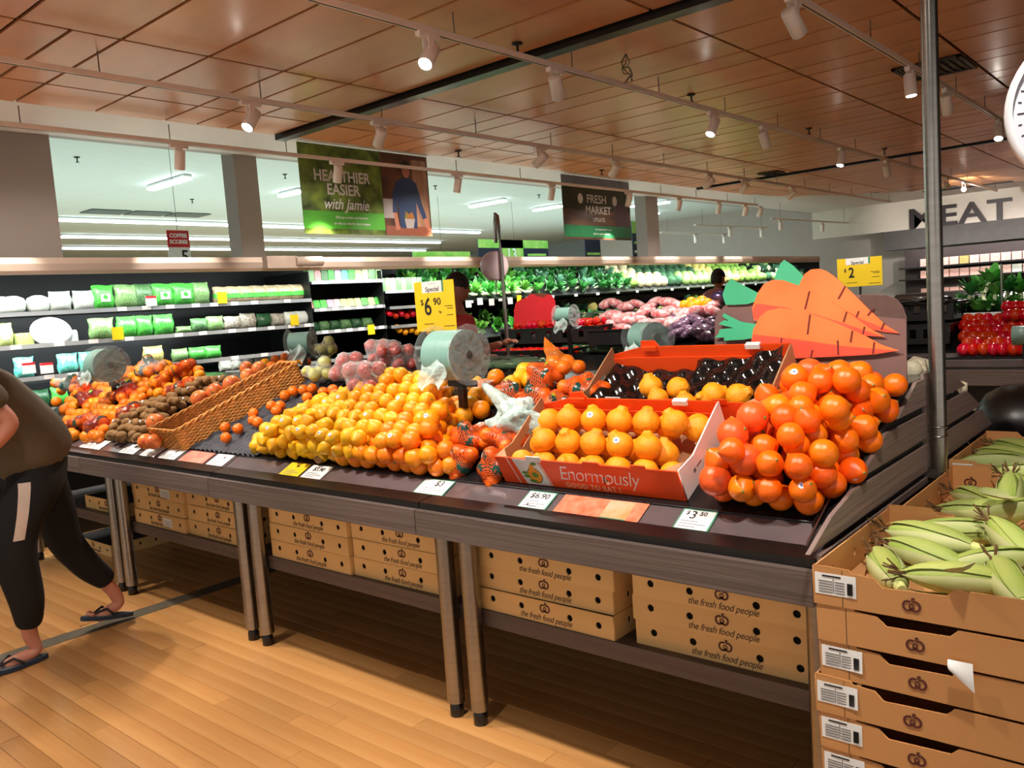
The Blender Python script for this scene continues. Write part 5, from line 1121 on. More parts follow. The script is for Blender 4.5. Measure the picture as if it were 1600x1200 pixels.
for i in range(8): pack('punnet', ('dark', 'leaf', 'red', 'dark', 'leaf', 'dark', 'leaf', 'dark')[i], 603+i*8.2, 8, 455, .14, 'tall herb jar pack left of the yellow price sign', 'herb jars by the price sign', z=1.752)
# vegetables of the banks
LG = {'a': mat('leaf_bright', (84, 160, 60), .45, var=.25, rnd=.2, hue=.02), 'b': mat('leaf_mid', (48, 118, 52), .5, var=.25, rnd=.2), 'c': mat('leaf_blue', (96, 150, 118), .5, var=.2, rnd=.15), 'd': mat('leaf_pale', (206, 214, 140), .5, var=.15, rnd=.1), 'e': mat('leaf_dark', (26, 60, 38), .5, var=.25, rnd=.2)}
STW = mat('stem_white', (226, 236, 196), .45, var=.1)
def bunch_mesh(m, sd, n=26, L_=.17, spread=.9, wd=.03):
    q = random.Random(sd); b = MB()
    for k in range(n):
        a = q.uniform(0, 2*PI); e = q.uniform(.1, 1)*spread; l = L_*q.uniform(.6, 1.05); wdt = wd*q.uniform(.6, 1.2); d = Vector((math.cos(a)*math.sin(e), math.sin(a)*math.sin(e), math.cos(e))); sd_ = d.cross(Vector((0, 0, 1))).normalized(); up = sd_.cross(d)
        pts = []
        for i in range(5):
            v = i/4; c = d*l*v+Vector((0, 0, -.35*l*v*v*e)); w_ = wdt*math.sin(PI*min(1, .1+v*.82)); pts += [c-sd_*w_+up*w_*.3, c, c+sd_*w_+up*w_*.3]
        b.add(pts, [(i*3+j, i*3+j+1, i*3+j+4, i*3+j+3) for i in range(4) for j in (0, 1)], True)
    return b.mesh('leaves', m)
STEMS = MB()
for k in range(7): STEMS.tube([(.008*math.cos(k*.9), .008*math.sin(k*.9), -.07), (.012*math.cos(k*.9), .012*math.sin(k*.9), .06)], .005, 5)
STEMM = STEMS.mesh('stems', STW)
BUN = {k: [bunch_mesh(LG[k], s_) for s_ in (1, 2, 3)] for k in LG}
def head_mesh(m, sd, bumpy=.12):
    from mathutils import noise
    return blob(lambda v: v*(1+bumpy*noise.noise(v*5+Vector((sd, 0, 0))))*1.0, ICO3).mesh('head', m)
HEADS = {'caul': head_mesh(mat('cauliflower', (232, 226, 184), .7, var=.12, scale=14, bump=.6, bscale=30), 1), 'broc': head_mesh(mat('broccoli', (56, 104, 70), .8, var=.3, scale=14, bump=.8, bscale=30), 2, .2), 'cabb': head_mesh(mat('cabbage', (150, 190, 110), .5, var=.2, bump=.4, bscale=8), 3, .05), 'corn': head_mesh(mat('corn_pack', (226, 216, 130), .5, var=.2, scale=9), 4, .05), 'egg': head_mesh(mat('aubergine', (28, 20, 30), .2), 5, .02), 'lett': head_mesh(mat('lettuce', (150, 200, 90), .5, var=.3, scale=8, bump=.6), 6, .2)}
rv = random.Random(21)
def bunch(k, p, rot, label, grp, s=1, stems=True):
    t = link('leafy_bunch', BUN[k][rv.randrange(3)], None, p, rot, s); tag(t, label, 'vegetable', grp)
    if stems: link('stems', STEMM, t)
y_ = 6.55
while y_ < 17.6:
    for row in range(4):
        f = (row+.4)/4.0; x_ = -6.74-.62*f; z_ = 1.63+.33*f; yy_ = y_+rv.uniform(-.05, .05)
        if y_ < 8.6: k = 'ab'[rv.random() < .5] if row else 'a'; ty = 'b'
        elif y_ < 10.6: k = rv.choice('bbc'); ty = 'b'
        elif y_ < 11.4: k = 'caul' if row > 1 else 'c'; ty = 'h' if row > 1 else 'b'
        elif y_ < 13.2: k = 'broc' if row > 1 else rv.choice('cb'); ty = 'h' if row > 1 else 'b'
        elif y_ < 14: k = 'corn'; ty = 'h'
        elif y_ < 15.4: k = 'lett'; ty = 'h'
        else: k = rv.choice(('broc', 'cabb', 'e', 'c', 'caul')); ty = 'b' if len(k) == 1 else 'h'
        if y_ > 10.6 and row < 2:
            k = ('lett' if y_ < 11 else 'caul' if y_ < 11.8 else 'broc' if y_ < 12.4 else 'cabb' if y_ < 13.4 else 'corn' if y_ < 14.4 else 'lett' if y_ < 15.6 else k); ty = 'h' if len(k) > 1 else 'b'
        if ty == 'b': bunch(k, (x_, yy_, z_+.03), (rv.uniform(-.3, .3), 1.0+rv.uniform(-.3, .3), rv.uniform(-.4, .4)), 'leafy green bunch on the upper bank of the wall fridge', 'leafy bunches on the upper bank', 1.05)
        else: tag(link({'caul': 'cauliflower', 'broc': 'broccoli_head', 'cabb': 'cabbage', 'corn': 'corn_pack', 'lett': 'lettuce'}[k], HEADS[k], None, (x_, yy_, z_+.06), (rv.random()*3, rv.random()*3, 0), .085), {'caul': 'pale cauliflower', 'broc': 'dark green broccoli head', 'cabb': 'pale green cabbage', 'corn': 'yellow corn pack', 'lett': 'light green lettuce'}[k]+' on the banks of the wall fridge', 'vegetable', k+' group on the banks')
    y_ += .235
y_ = 6.5
while y_ < 17:
    for row in range(2):
        f = (row+.3)/2; x_ = -6.62-.5*f; z_ = 1.2+.22*f; k = 'a' if y_ < 8.4 else rv.choice('bce') if y_ < 9.8 else rv.choice(('lett', 'cabb', 'e', 'corn', 'c'))
        if row and rv.random() < .25: continue
        if len(k) == 1: bunch(k, (x_, y_, z_+.03), (rv.uniform(-.3, .3), 1.1, rv.uniform(-.4, .4)), 'leafy bunch on the lower bank of the wall fridge', 'leafy bunches on the lower bank', 1.1)
        else: tag(link({'caul': 'cauliflower', 'broc': 'broccoli_head', 'cabb': 'cabbage', 'corn': 'corn_pack', 'lett': 'lettuce'}[k], HEADS[k], None, (x_, y_, z_+.06), (rv.random()*3, rv.random()*3, 0), .085), 'round vegetable on the lower bank of the wall fridge', 'vegetable', 'round vegetables on the lower bank')
    y_ += .34
for i in range(8):        # leeks along the front edge, white ends forward
    y_ = 6.75+i*.2; t = thing('leek_bunch', 'bunch of leeks with white ends at the front edge of the upper bank', 'vegetable', (-6.72, y_, 1.66), (0, 0, rv.uniform(-.2, .2)), 'leek bunches')
    b = MB()
    for k in range(5): b.tube([(.06, -.04+k*.02, 0), (-.1, -.03+k*.018, .05)], .011, 6)
    obj('white_ends', b, STW, t); link('leaves', BUN['a'][i % 3], t, (-.1, 0, .05), (0, -.9, 0))
for (px, py, k, n) in ((625, 497, 'red', 5), (640, 522, 'yellow', 6)):
    for i in range(n):
        p = at(px-16+i*9, py-6+(i % 2)*3, 'x', -6.7); fruit('tomato' if k == 'red' else 'yellow_orange', p, .035, None, ('small red tomato' if k == 'red' else 'yellow pepper')+' on the fridge shelf left of the yellow price sign', 'vegetable', k+' produce by the price sign', scar=False)
        fruit('tomato' if k == 'red' else 'yellow_orange', p+Vector((-.07, .03, .03)), .035, None, ('small red tomato' if k == 'red' else 'yellow pepper')+' on the fridge shelf left of the yellow price sign', 'vegetable', k+' produce by the price sign', scar=False)
# ---------------------------------------------------------------- SECOND ISLAND (tomatoes, courgettes)
def slope2(px, py, off=0):
    d = _ray(px, py); o = Vector((0, 0, CH)); sl = .33; n = Vector((0, -sl, 1)).normalized(); p0 = Vector((0, 5.1, .98))+n*off
    return o+d*((p0-o).dot(n)/d.dot(n))
t = thing('island_table', 'dark second display island behind the fruit tables', 'display table', (-5.0, 5.05, 0))
obj('deck', MB().prism([(0, .86), (0, .95), (.05, .975), (1.3, 1.385), (1.85, 1.385), (1.85, .86)], 'x', .12, 2.55), BLK, t)
obj('fascia', MB().box(.12, 2.55, -.02, 0, .8, .93), TW, t)
for lx in (.2, 1.3, 2.45): 
    for ly in (.15, 1.7): obj('leg', MB().cyl(.033, .86, 16, T=Matrix.Translation((lx, ly, 0))), STEEL, t)
BC = mat('crate_black', (24, 24, 26), .4, var=.1); 
def black_crate(x, y, z, W, D, H, label, rz=0, rot=(0, 0, 0)):
    t = thing('black_crate', label, 'crate', (x, y, z), rot if any(rot) else (0, 0, rz)); th = .008
    wa = plate_mesh('slotted_panel', [(0, 0), (W, 0), (W, H), (0, H)], [[(W*f+a, H*.3), (W*f+.05+a, H*.3), (W*f+.05+a, H*.75), (W*f+a, H*.75)] for f in [i/6 for i in range(6)] for a in (.015,)] if W > .4 else [], th, BC)
    link('panel', wa, t, (0, 0, 0), FRONT); link('panel', wa, t, (0, D, 0), FRONT)
    wb = plate_mesh('end_panel', [(0, 0), (D, 0), (D, H), (0, H)], [[(D*.3, H*.6), (D*.7, H*.6), (D*.7, H*.8), (D*.3, H*.8)], [(D*.1, H*.2), (D*.2, H*.2), (D*.2, H*.5), (D*.1, H*.5)], [(D*.8, H*.2), (D*.9, H*.2), (D*.9, H*.5), (D*.8, H*.5)]], th, BC)
    link('end_panel', wb, t, (0, 0, 0), RIGHT); link('end_panel', wb, t, (W, 0, 0), RIGHT)
    obj('rim', MB().box(-.01, W+.01, -.012, .004, H-.012, H).box(-.01, W+.01, D-.004, D+.012, H-.012, H).box(-.012, .004, 0, D, H-.012, H).box(W-.004, W+.012, 0, D, H-.012, H), BC, t)
    obj('floor_panel', MB().box(.004, W-.004, .004, D-.004, 0, .006), BC, t)
    return t
black_crate(-4.82, 5.12, 1.02, .95, .34, .12, 'lower black crate of red tomatoes on the island')
black_crate(-4.85, 5.50, 1.17, 1.0, .4, .13, 'upper black crate of red tomatoes in front of the tomato board')
def heap(kind, x0, x1, y0, y1, z, r, layers, label, cat, grp, seed=1, dens=1):
    q = random.Random(seed)
    for L_ in range(layers):
        y_ = y0+L_*r*.8; k = 0
        while y_ < y1-L_*r*.8:
            x_ = x0+L_*r*.8+(r if k % 2 else 0)
            while x_ < x1-L_*r*.8:
                if q.random() < dens: fruit(kind, (x_+q.uniform(-.15, .15)*r, y_+q.uniform(-.15, .15)*r, z+r+L_*1.5*r+q.uniform(-.05, .1)*r), r*q.uniform(.92, 1.05), None, label, cat, grp, scar=kind == 'tomato')
                x_ += 2*r*1.02
            y_ += 2*r*.88; k += 1
heap('tomato', -4.75, -3.9, 5.55, 5.85, 1.24, .034, 2, 'red tomato in the upper black crate on the island', 'tomato', 'tomatoes in the upper crate', 2)
heap('tomato', -4.72, -3.92, 5.17, 5.42, 1.08, .034, 1, 'red tomato in the lower black crate on the island', 'tomato', 'tomatoes in the lower crate', 3, .8)
black_crate(-3.8, 5.35, 1.15, .36, .5, .12, 'black slotted crate right of the tomatoes'); heap('tomato', -3.75, -3.5, 5.4, 5.8, 1.2, .034, 1, 'red tomato in the crate beside the courgettes', 'tomato', 'tomatoes in the side crate', 4)
A = at(835, 500, 'y', 5.95); pts = [(803, 505), (803, 485), (806, 473), (814, 468), (822, 465), (828, 460), (838, 459), (846, 462), (854, 459), (862, 462), (867, 470), (868, 482), (864, 495), (860, 505)]
t = thing('tomato_board', 'flat red tomato shaped display board behind the tomato crates', 'sign', (A.x, 5.95, 1.3)); pp = [at(*p_, 'y', 5.95)-Vector((A.x, 0, 1.3)) for p_ in pts]
obj('board', MB().prism([(p_.x, max(-.0, p_.z)) for p_ in pp], 'y', 0, .006), mat('board_red', (244, 44, 58), .45, var=.04), t)
lf = [(834, 462), (842, 458), (856, 459), (850, 465), (842, 463)]; pp = [at(*p_, 'y', 5.95)-Vector((A.x, 0, 1.3)) for p_ in lf]; obj('leaf_print', MB().prism([(p_.x, p_.z) for p_ in pp], 'y', -.002, 0), mat('board_leaf', (140, 70, 50), .5), t)
CZ = mat('courgette', (34, 62, 40), .3, col2=(90, 116, 84), scale=3, rnd=.2, stretch=(1, 1, .3))
zm = MB().tube([(0, 0, -.1), (0, 0, -.09), (.003, 0, -.03), (.004, 0, .03), (0, 0, .08), (0, 0, .095), (0, 0, .11)], [.004, .017, .019, .018, .015, .008, .006], 10).mesh('courgette', CZ); zt = MB().cyl(.007, .018, 8, T=Matrix.Translation((0, 0, .105))).mesh('stalk_end', STALK)
rz_ = random.Random(8)
def courgette(p, a, tl, label, grp):
    o = tag(link('courgette', zm, None, p, (PI/2+tl, 0, a), 1.15), label, 'courgette', grp); link('stalk_end', zt, o)
for i in range(13):
    for j in range(4):
        p = slope2(895+j*27+rz_.uniform(-4, 4), 492+i*4.6, .02+.012*(i % 2)); courgette(p, PI/2+rz_.uniform(-.35, .35), rz_.uniform(-.1, .1), 'dark green courgette in the heap on the island right of the tomatoes', 'courgettes right of the tomatoes')
for i in range(5):
    for j in range(4):
        p = at(770+j*20, 556+i*5, 'y', 4.6) if 0 else at(765+j*22+rz_.uniform(-4, 4), 550+i*5, 'z', 1.22); courgette(Vector((p.x, min(p.y, 3.3), 1.2+.02*i*0+.02)), PI/2+rz_.uniform(-.3, .3), 0, 'grey green courgette on the table ridge behind the mandarin bags', 'courgettes on the ridge')
RB = pack_mat('radish', (214, 60, 70), (240, 220, 220), 22); PB = pack_mat('grape', (60, 24, 50), (150, 120, 150), 22)
sm = blob(lambda v: Vector((v.x*.11, v.y*.08, v.z*.05)), ICO2)
rbm, gbm = sm.mesh('pouch', RB), sm.mesh('pouch', PB)
for i, (px, py) in enumerate([(945+k*17+(j*6), 468+j*14) for j in range(4) for k in range(7)] + [(1065+k*16, 470+j*13) for j in range(2) for k in range(4)]):
    if py > 500 and px > 980: continue
    tag(link('tomato_pack', rbm, None, slope2(px+rv.uniform(-7, 7), py+8+rv.uniform(-5, 5), .05+rv.uniform(0, .03)), (rv.uniform(-.5, .5), rv.uniform(-.4, .4), rv.uniform(-1.6, 1.6)), rv.uniform(.75, 1)), 'clear pack of small red tomatoes on the island', 'pack', 'red packs on the island')
for i, (px, py) in enumerate([(1052+k*15+(j*5), 494+j*11) for j in range(3) for k in range(5)]):
    tag(link('grape_bag', gbm, None, slope2(px+rv.uniform(-6, 6), py+6+rv.uniform(-4, 4), .06+rv.uniform(0, .03)), (rv.uniform(-.5, .5), rv.uniform(-.4, .4), rv.uniform(-1.6, 1.6)), rv.uniform(.7, .95)), 'bag of dark grapes on the island left of the carrot board', 'bag', 'grape bags on the island')
for i, (px, py) in enumerate(((1070, 477), (1080, 472), (1090, 476), (1097, 470), (1105, 474), (1082, 480))): fruit('yellow_orange', slope2(px, py, .1), .045, None, 'pale yellow fruit at the back of the island', 'fruit', 'yellow fruit on the island', scar=False)
tag(obj('foil_balloon', blob(lambda v: Vector((v.x*.13, v.y*.07, v.z*.085)), ICO3), mat('foil_gold', (150, 90, 40), .2, .6, col2=(40, 60, 120), scale=12), None, at(1118, 466, 'y', 6.6)), 'shiny brown and blue foil bag in front of the person with the cap', 'bag')
# ---------------------------------------------------------------- THIRD ISLAND AT THE RIGHT
t = thing('island_table', 'dark display table at the right behind the steel pole, tomatoes on it', 'display table', (-2.35, 7.0, 0))
obj('deck', MB().prism([(0, .8), (0, .87), (.1, .875), (1.3, 1.35), (1.9, 1.35), (1.9, .8)], 'x', 0, 4), BLK, t)
obj('ticket_rail', MB().prism([(-.01, .8), (-.01, .85), (.13, .895), (.13, .88)], 'x', .25, 4), PLAS, t)
obj('fascia', MB().box(0, 4, -.03, -.012, .66, .78), TW, t); obj('plinth', MB().box(.1, 3.9, .5, 1.6, 0, .66), FB, t)
for lx in (.2, 2.0, 3.8): obj('leg', MB().cyl(.033, .76, 16, T=Matrix.Translation((lx, .15, 0))), STEEL, t)
def slope3(px, py, off=0):
    d = _ray(px, py); o = Vector((0, 0, CH)); sl = .396; n = Vector((0, -sl, 1)).normalized(); p0 = Vector((0, 7.1, .88))+n*off
    return o+d*((p0-o).dot(n)/d.dot(n))
for row in range(6):
    for k in range(12):
        px = 1506+k*15.5+(7 if row % 2 else 0); py = 546-row*9.5
        if px > 1668: continue
        p = slope3(px, py, .05+.02*(row % 2)); fruit('tomato', p, .052, None, 'large red tomato in the heap on the right hand island', 'tomato', 'tomatoes on the right island', scar=False)
for j in range(2):
    for k in range(5):
        fruit('tomato', slope3(1575+k*13, 492-j*13, .14), .052, None, 'large red tomato high in the heap at the right edge', 'tomato', 'high tomatoes at the right edge', scar=False)
black_crate(-2.28, 7.25, .96, .62, .42, .16, 'black plastic crate right of the carrot board, lower of two'); black_crate(-2.3, 7.45, 1.14, .62, .42, .16, 'black plastic crate right of the carrot board, upper of two')
crumple('crate_liner', (-1.95, 7.55, 1.3), .28, .18, .035, BLK, 'crumpled black liner film on the black crates', 9.0, None, .5)['category'] = 'liner'
hb_y = 7.9
for i, (px, py) in enumerate(((1507, 478), (1525, 482), (1545, 478), (1565, 482), (1585, 478), (1605, 480), (1515, 455), (1535, 450), (1555, 455), (1575, 450), (1595, 452), (1545, 435))):
    p = at(px, py+8, 'y', hb_y-.02*(i // 6)); o = link('herb_bunch', BUN['a' if i % 3 else 'b'][i % 3], None, p, (rv.uniform(-.4, .4), rv.uniform(-.4, .4), rv.uniform(0, 6)), 1.15); tag(o, 'leafy fresh herb bunch in a clear sleeve at the right edge', 'herb', 'herb bunches at the right'); link('stems', STEMM, o)
p0, p1 = at(1505, 497, 'y', 7.75), at(1590, 497, 'y', 7.75)
t = thing('herb_tray', 'white labelled tray holding the leafy herbs at the right', 'tray', (p0.x, 7.76, p0.z-.07)); Wt = p1.x-p0.x
obj('front', MB().box(0, Wt, 0, .01, 0, .11), WHITE, t); obj('body', MB().box(0, Wt, .01, .3, 0, .06), BLACKP, t)
write('Growing Fresh', .035, GREY_IN, t, (Wt*.33, -.002, .07), FRONT); write('3', .05, INK, t, (Wt*.85, -.002, .07), FRONT)
obj('prop', MB().box(.02, Wt, .05, .28, -(p0.z-.07)+1.12, 0), BLACKP, t)
t = thing('thin_pole', 'thin dark pole in front of the herbs at the right', 'pole', (at(1566, 500, 'y', 7.6).x, 7.6, 1.06)); obj('rod', MB().cyl(.009, .5, 8), STEEL, t)
c = at(1600, 524, 'y', 6.9); t = thing('bag_roll_stand', 'clear bag roll holder cut by the right edge, over the tomatoes', 'bag roll', (c.x, 6.9, .88)); obj('roll', MB().lathe([(.001, -.07), (.07, -.07), (.07, .07), (.001, .07)], 28, T=Matrix.Translation((0, 0, c.z-.88)) @ Matrix.Rotation(PI/2, 4, 'Y')), ROLLE, t); obj('post', MB().box(-.01, .01, -.01, .01, 0, c.z-.88), BLACKP, t)
# onions / garlic nets hanging over the rear of the near table
GA = mat('garlic_white', (236, 226, 196), .5, var=.12, rnd=.06)
gm = blob(lambda v: Vector((v.x*(1+.06*math.sin(6*math.atan2(v.y, v.x))), v.y*(1+.06*math.sin(6*math.atan2(v.y, v.x))), v.z*.85+.35*max(0, v.z)**8)), ICO2).mesh('bulb', GA)
for i, (px, py, x_) in enumerate([(1424, 578, -.80), (1432, 572, -.82), (1438, 585, -.80), (1444, 574, -.85), (1422, 588, -.85), (1430, 590, -.9), (1468, 596, -.76), (1474, 606, -.76), (1482, 604, -.78), (1487, 613, -.76), (1494, 615, -.78), (1501, 622, -.77), (1506, 629, -.76), (1511, 637, -.77), (1497, 608, -.8), (1478, 598, -.8), (1512, 645, -.77)]):
    p = at(px, py, 'x', x_); tag(link('garlic_bulb', gm, None, p, (rv.random(), rv.random(), 0), .036), 'pale garlic or onion bulb on the rear slope behind the end panel', 'garlic', 'pale bulbs on the rear slope')
c = at(1590, 650, 'y', 4.1); t = thing('round_bin', 'round black lidded bin at the right, behind the corn crates', 'bin', (c.x+.04, 4.1, 0))
obj('body', MB().lathe([(.001, 0), (.17, 0), (.2, .05), (.21, .8), (.2, .82)], 32), BLACKP, t); obj('lid', MB().lathe([(.2, .82), (.21, .83), (.2, .9), (.16, .97), (.09, 1.01), (.001, 1.02)], 32), BLACKP, t)
# ---------------------------------------------------------------- MEAT DEPARTMENT
mw = write('MEAT', .60, mat('letters_dark', (52, 44, 50), .4), None, at(1497, 336, 'y', 19.94), FRONT, name='meat_sign', th=.08, bold=.011, space=1.08, sx=1.25)
tag(mw, 'dark raised letters reading MEAT on the pale bulkhead', 'sign')
t = thing('meat_case', 'open meat case with packed shelves under the meat sign', 'fridge', (-5.4, 19.2, 0))
obj('body', MB().box(0, 6, .6, .9, 0, 2.1), mat('meat_back', (60, 48, 48), .5), t)
for z in (1.15, 1.47, 1.72): obj('shelf', MB().box(0, 6, .12, .6, z-.03, z), FB, t)
obj('base', MB().box(0, 6, 0, .6, 0, .9), FB, t)
rp = random.Random(9)
mm = [MB().prism([(-.5, 0), (.5, 0), (.46, 1), (-.46, 1)], 'x', -.5, .5).mesh('meat_pack', PMT[k]) for k in ('pink', 'white', 'bread', 'red')]
for zi, z in enumerate((1.15, 1.47, 1.72)):
    for i in range(24):
        o = link('meat_pack', mm[0 if rp.random() < .5 else rp.randrange(4)], None, (-4.9+i*.19, 19.5, z+.002), (0, 0, 0), (.17, .2, .16 if z > 1.2 else .1)); tag(o, 'wrapped meat pack on the '+('lowest', 'middle', 'top')[zi]+' shelf of the meat case', 'pack', 'meat packs, '+('lowest', 'middle', 'top')[zi]+' shelf')
        link('front_label', LABM, o, (0, -.02, 0), (0, 0, -PI/2)) if i % 3 == 0 else None
# ---------------------------------------------------------------- BANNERS AND HANGING SIGNS
def banner(x, y0, y1, z0, z1, label):
    t = thing('hanging_banner', label, 'banner', (x, (y0+y1)/2, z1)); h = (y1-y0)/2; H = z1-z0
    obj('cloth', MB().box(-.002, .002, -h, h, -H, 0), mat('banner_green_photo', (46, 66, 26), .35, col2=(134, 160, 60), scale=7) if x_first[0] else mat('banner_wood_photo', (120, 84, 62), .4, col2=(70, 54, 44), scale=5, stretch=(1, .3, 3)), t)
    b = MB().tube([(0, -h+.1, 0), (0, -h+.1, .2)], .002, 4).tube([(0, h-.1, 0), (0, h-.1, .2)], .002, 4)
    obj('cord', b, INK, t); return t, h, H
x_first = [True]
def panel(t, name, y0, y1, z0, z1, m, lift=.003, T=None): return obj(name, MB().box(lift, lift+.0008, y0, y1, z0, z1), m, t)
tb, h, H = banner(-6.68, 4.86, 6.55, 2.33, 3.0+.19, 'hanging banner of green vegetables with a cook in a blue shirt, HEALTHIER EASIER')
gmid = .17
panel(tb, 'kitchen_photo', gmid, h, -H, 0, mat('banner_kitchen', (120, 74, 50), .4, col2=(60, 36, 26), scale=4))
panel(tb, 'window_light', h-.24, h-.02, -H+.1, -.05, mat('banner_curtain', (186, 150, 124), .4, col2=(150, 96, 66), scale=5, stretch=(1, 6, .6)), .004)
panel(tb, 'white_stove', gmid+.0, gmid+.17, -H+.18, -H+.38, mat('banner_white', (176, 166, 164), .5), .004)
panel(tb, 'table_photo', gmid+.02, h, -H, -H+.1, mat('banner_table', (150, 84, 60), .5), .004)
panel(tb, 'green_band', -h, gmid, -H+.05, -H+.22, mat('banner_band', (92, 190, 60), .35, var=.05), .004)
def flat(t, name, pts, m, lift): return obj(name, MB().prism(pts, 'x', lift, lift+.0008), m, t)
BS = mat('banner_blue_shirt', (38, 60, 100), .5, var=.15); SK = mat('banner_skin', (190, 120, 96), .5)
cx = .52
flat(tb, 'shirt', [(cx-.16, -.30), (cx-.06, -.25), (cx+.06, -.25), (cx+.14, -.3), (cx+.2, -.5), (cx+.26, -.66), (cx+.2, -.68), (cx+.12, -.5), (cx+.11, -.78), (cx-.13, -.78), (cx-.14, -.5), (cx-.17, -.62), (cx-.23, -.62), (cx-.21, -.42)], BS, .005)
flat(tb, 'arm', [(cx-.22, -.62), (cx-.17, -.62), (cx-.14, -.8), (cx-.2, -.8)], SK, .005); flat(tb, 'arm', [(cx+.21, -.68), (cx+.26, -.66), (cx+.32, -.8), (cx+.26, -.8)], SK, .005)
flat(tb, 'face', [(cx+.055*math.cos(a), -.17+.075*math.sin(a)) for a in [i*PI/8 for i in range(16)]], SK, .006); flat(tb, 'hair', [(cx-.06, -.16), (cx-.06, -.1), (cx, -.06), (cx+.06, -.1), (cx+.06, -.16), (cx+.03, -.12), (cx-.03, -.12)], INK, .007)
flat(tb, 'bowl', [(cx-.07, -.68), (cx+.08, -.68), (cx+.05, -.78), (cx-.05, -.78)], _mats['banner_white'], .007); flat(tb, 'salad', [(cx-.07, -.68), (cx-.05, -.6), (cx, -.63), (cx+.05, -.6), (cx+.08, -.68)], mat('banner_salad', (200, 80, 40), .5, col2=(90, 130, 40), scale=20), .0075)
BW = mat('banner_letters', (226, 220, 212), .5); bc = (-h+gmid)/2-.0
write('MAKING', .07, mat('banner_letters_dim', (150, 140, 110), .5), tb, (.006, bc-.02, -.17), RIGHT, bold=.003)
write('HEALTHIER', .15, BW, tb, (.006, bc+.0, -.30), RIGHT, bold=.003, sx=.92); write('EASIER', .15, BW, tb, (.006, bc, -.43), RIGHT, bold=.003, sx=.92); write('with Jamie', .15, WINK, tb, (.006, bc+.02, -.57), RIGHT, shear=.35, bold=.001, sx=.9)
write('Pick up a recipe card in-store', .034, WINK, tb, (.006, bc+.08, -H+.165), RIGHT, bold=.0006); write('or visit our site for more recipes', .034, WINK, tb, (.006, bc+.08, -H+.105), RIGHT, bold=.0006)
x_first[0] = False
tb, h, H = banner(-6.68, 9.0, 10.65, 2.34, 3.19, 'hanging banner on wood boards reading FRESH MARKET UPDATE')
panel(tb, 'dark_field', -h, h, -.45, 0, mat('banner_field', (62, 62, 44), .4, col2=(40, 48, 30), scale=4), .003); panel(tb, 'sky_strip', -h, h, -.13, 0, mat('banner_sky', (130, 130, 146), .4), .004)
panel(tb, 'green_band', -h, h, -H+.03, -H+.19, mat('banner_band2', (40, 130, 80), .35), .004)
panel(tb, 'barrel_photo', h-.42, h-.08, -.66, -.34, mat('banner_barrel', (64, 44, 56), .35, col2=(100, 76, 90), scale=3), .004)
write('FRESH', .16, BW, tb, (.006, -.03, -.30), RIGHT, bold=.002, sx=1.1); write('MARKET', .15, BW, tb, (.006, -.0, -.45), RIGHT, bold=.002, sx=1.1); write('UPDATE', .08, BW, tb, (.006, 0, -.58), RIGHT, bold=.001)
for sgn in (-1, 1): obj('leaf_print', MB().add([(.006, sgn*.42+.05*math.cos(a)*1.2, -.3+.07*math.sin(a)) for a in [i*PI/6 for i in range(12)]], [tuple(range(12))]), BW, tb)
write('Our market floor is open', .04, WINK, tb, (.006, .1, -H+.14), RIGHT); write('while we update the store', .04, WINK, tb, (.006, .05, -H+.08), RIGHT)
NAVY = mat('sign_navy', (26, 34, 56), .4); LIMEP = mat('sign_lime', (120, 200, 70), .4, col2=(190, 230, 120), scale=5)
def aisle_sign(px, py, x, wd, hh, label, txt, rows_, green=True):
    c = at(px, py, 'x', x); t = thing('aisle_sign', label, 'sign', c)
    obj('board', MB().box(-.01, .01, -wd/2, wd/2, -hh, 0), NAVY, t)
    if green: obj('green_top', MB().box(.011, .013, -wd/2, wd/2, -hh*.3, 0), LIMEP, t)
    if txt: obj('green_field', MB().box(.011, .013, -wd*.22, wd*.12, -hh, 0), LIMEP, t); write(txt, hh*.6, WINK, t, (.015, -wd*.05, -hh*.55), RIGHT, bold=.004)
    for i in range(rows_): 
        o = obj('name_bar', MB().box(.011, .013, -wd*.4 if not txt else wd*.18, wd*.46, -hh*(.5+i*.22)-.05, -hh*(.5+i*.22)), WINK if i % 2 else LIMEP, t)
    obj('cord', MB().box(-.002, .002, -.002, .002, 0, 3.6-c.z), INK, t)
aisle_sign(803, 375, -11, 2.2, .55, 'wide navy and green aisle sign reading 13 above the fridge header', '13', 2)
aisle_sign(690, 393, -11, 1.5, .4, 'green topped aisle sign left of the number 13 sign', '', 1)
aisle_sign(925, 372, -10, .55, .6, 'navy aisle sign below the market banner', '', 3, False); aisle_sign(997, 346, -9.5, .55, .85, 'tall navy aisle sign right of the market banner', '', 3)
c = at(277, 360, 'x', -9); t = thing('price_sign', 'red and white hanging price sign above the fridge at the left', 'sign', c); wd = at(295, 360, 'x', -9).y-at(261, 360, 'x', -9).y
obj('red_part', MB().box(-.004, .004, -wd/2, wd/2, -.19, 0), mat('print_red', (200, 40, 50), .5), t); obj('white_part', MB().box(-.004, .004, -wd/2, wd/2, -.6, -.19), WHITE, t)
write('COFFEE', .06, WINK, t, (.006, 0, -.06), RIGHT, bold=.002); write('SCORES', .06, WINK, t, (.006, 0, -.13), RIGHT, bold=.002); write('5', .2, INK, t, (.006, .06, -.3), RIGHT, bold=.003); obj('cord', MB().box(-.002, .002, -.002, .002, 0, 3.6-c.z), INK, t)
def hall_vent():
    a, b_ = at(165, 338, 'z', 3.6), at(300, 331, 'z', 3.6); t = thing('ceiling_vent', 'dark triple grille in the pale hall ceiling', 'vent', ((a.x+b_.x)/2, (a.y+b_.y)/2, 3.61))
    for k in range(3): obj('grille', MB().box(-.25, .25, -1.1+k*.75, -1.1+k*.75+.68, -.01, 0), mat('grille_grey', (100, 112, 112), .6), t)
hall_vent()
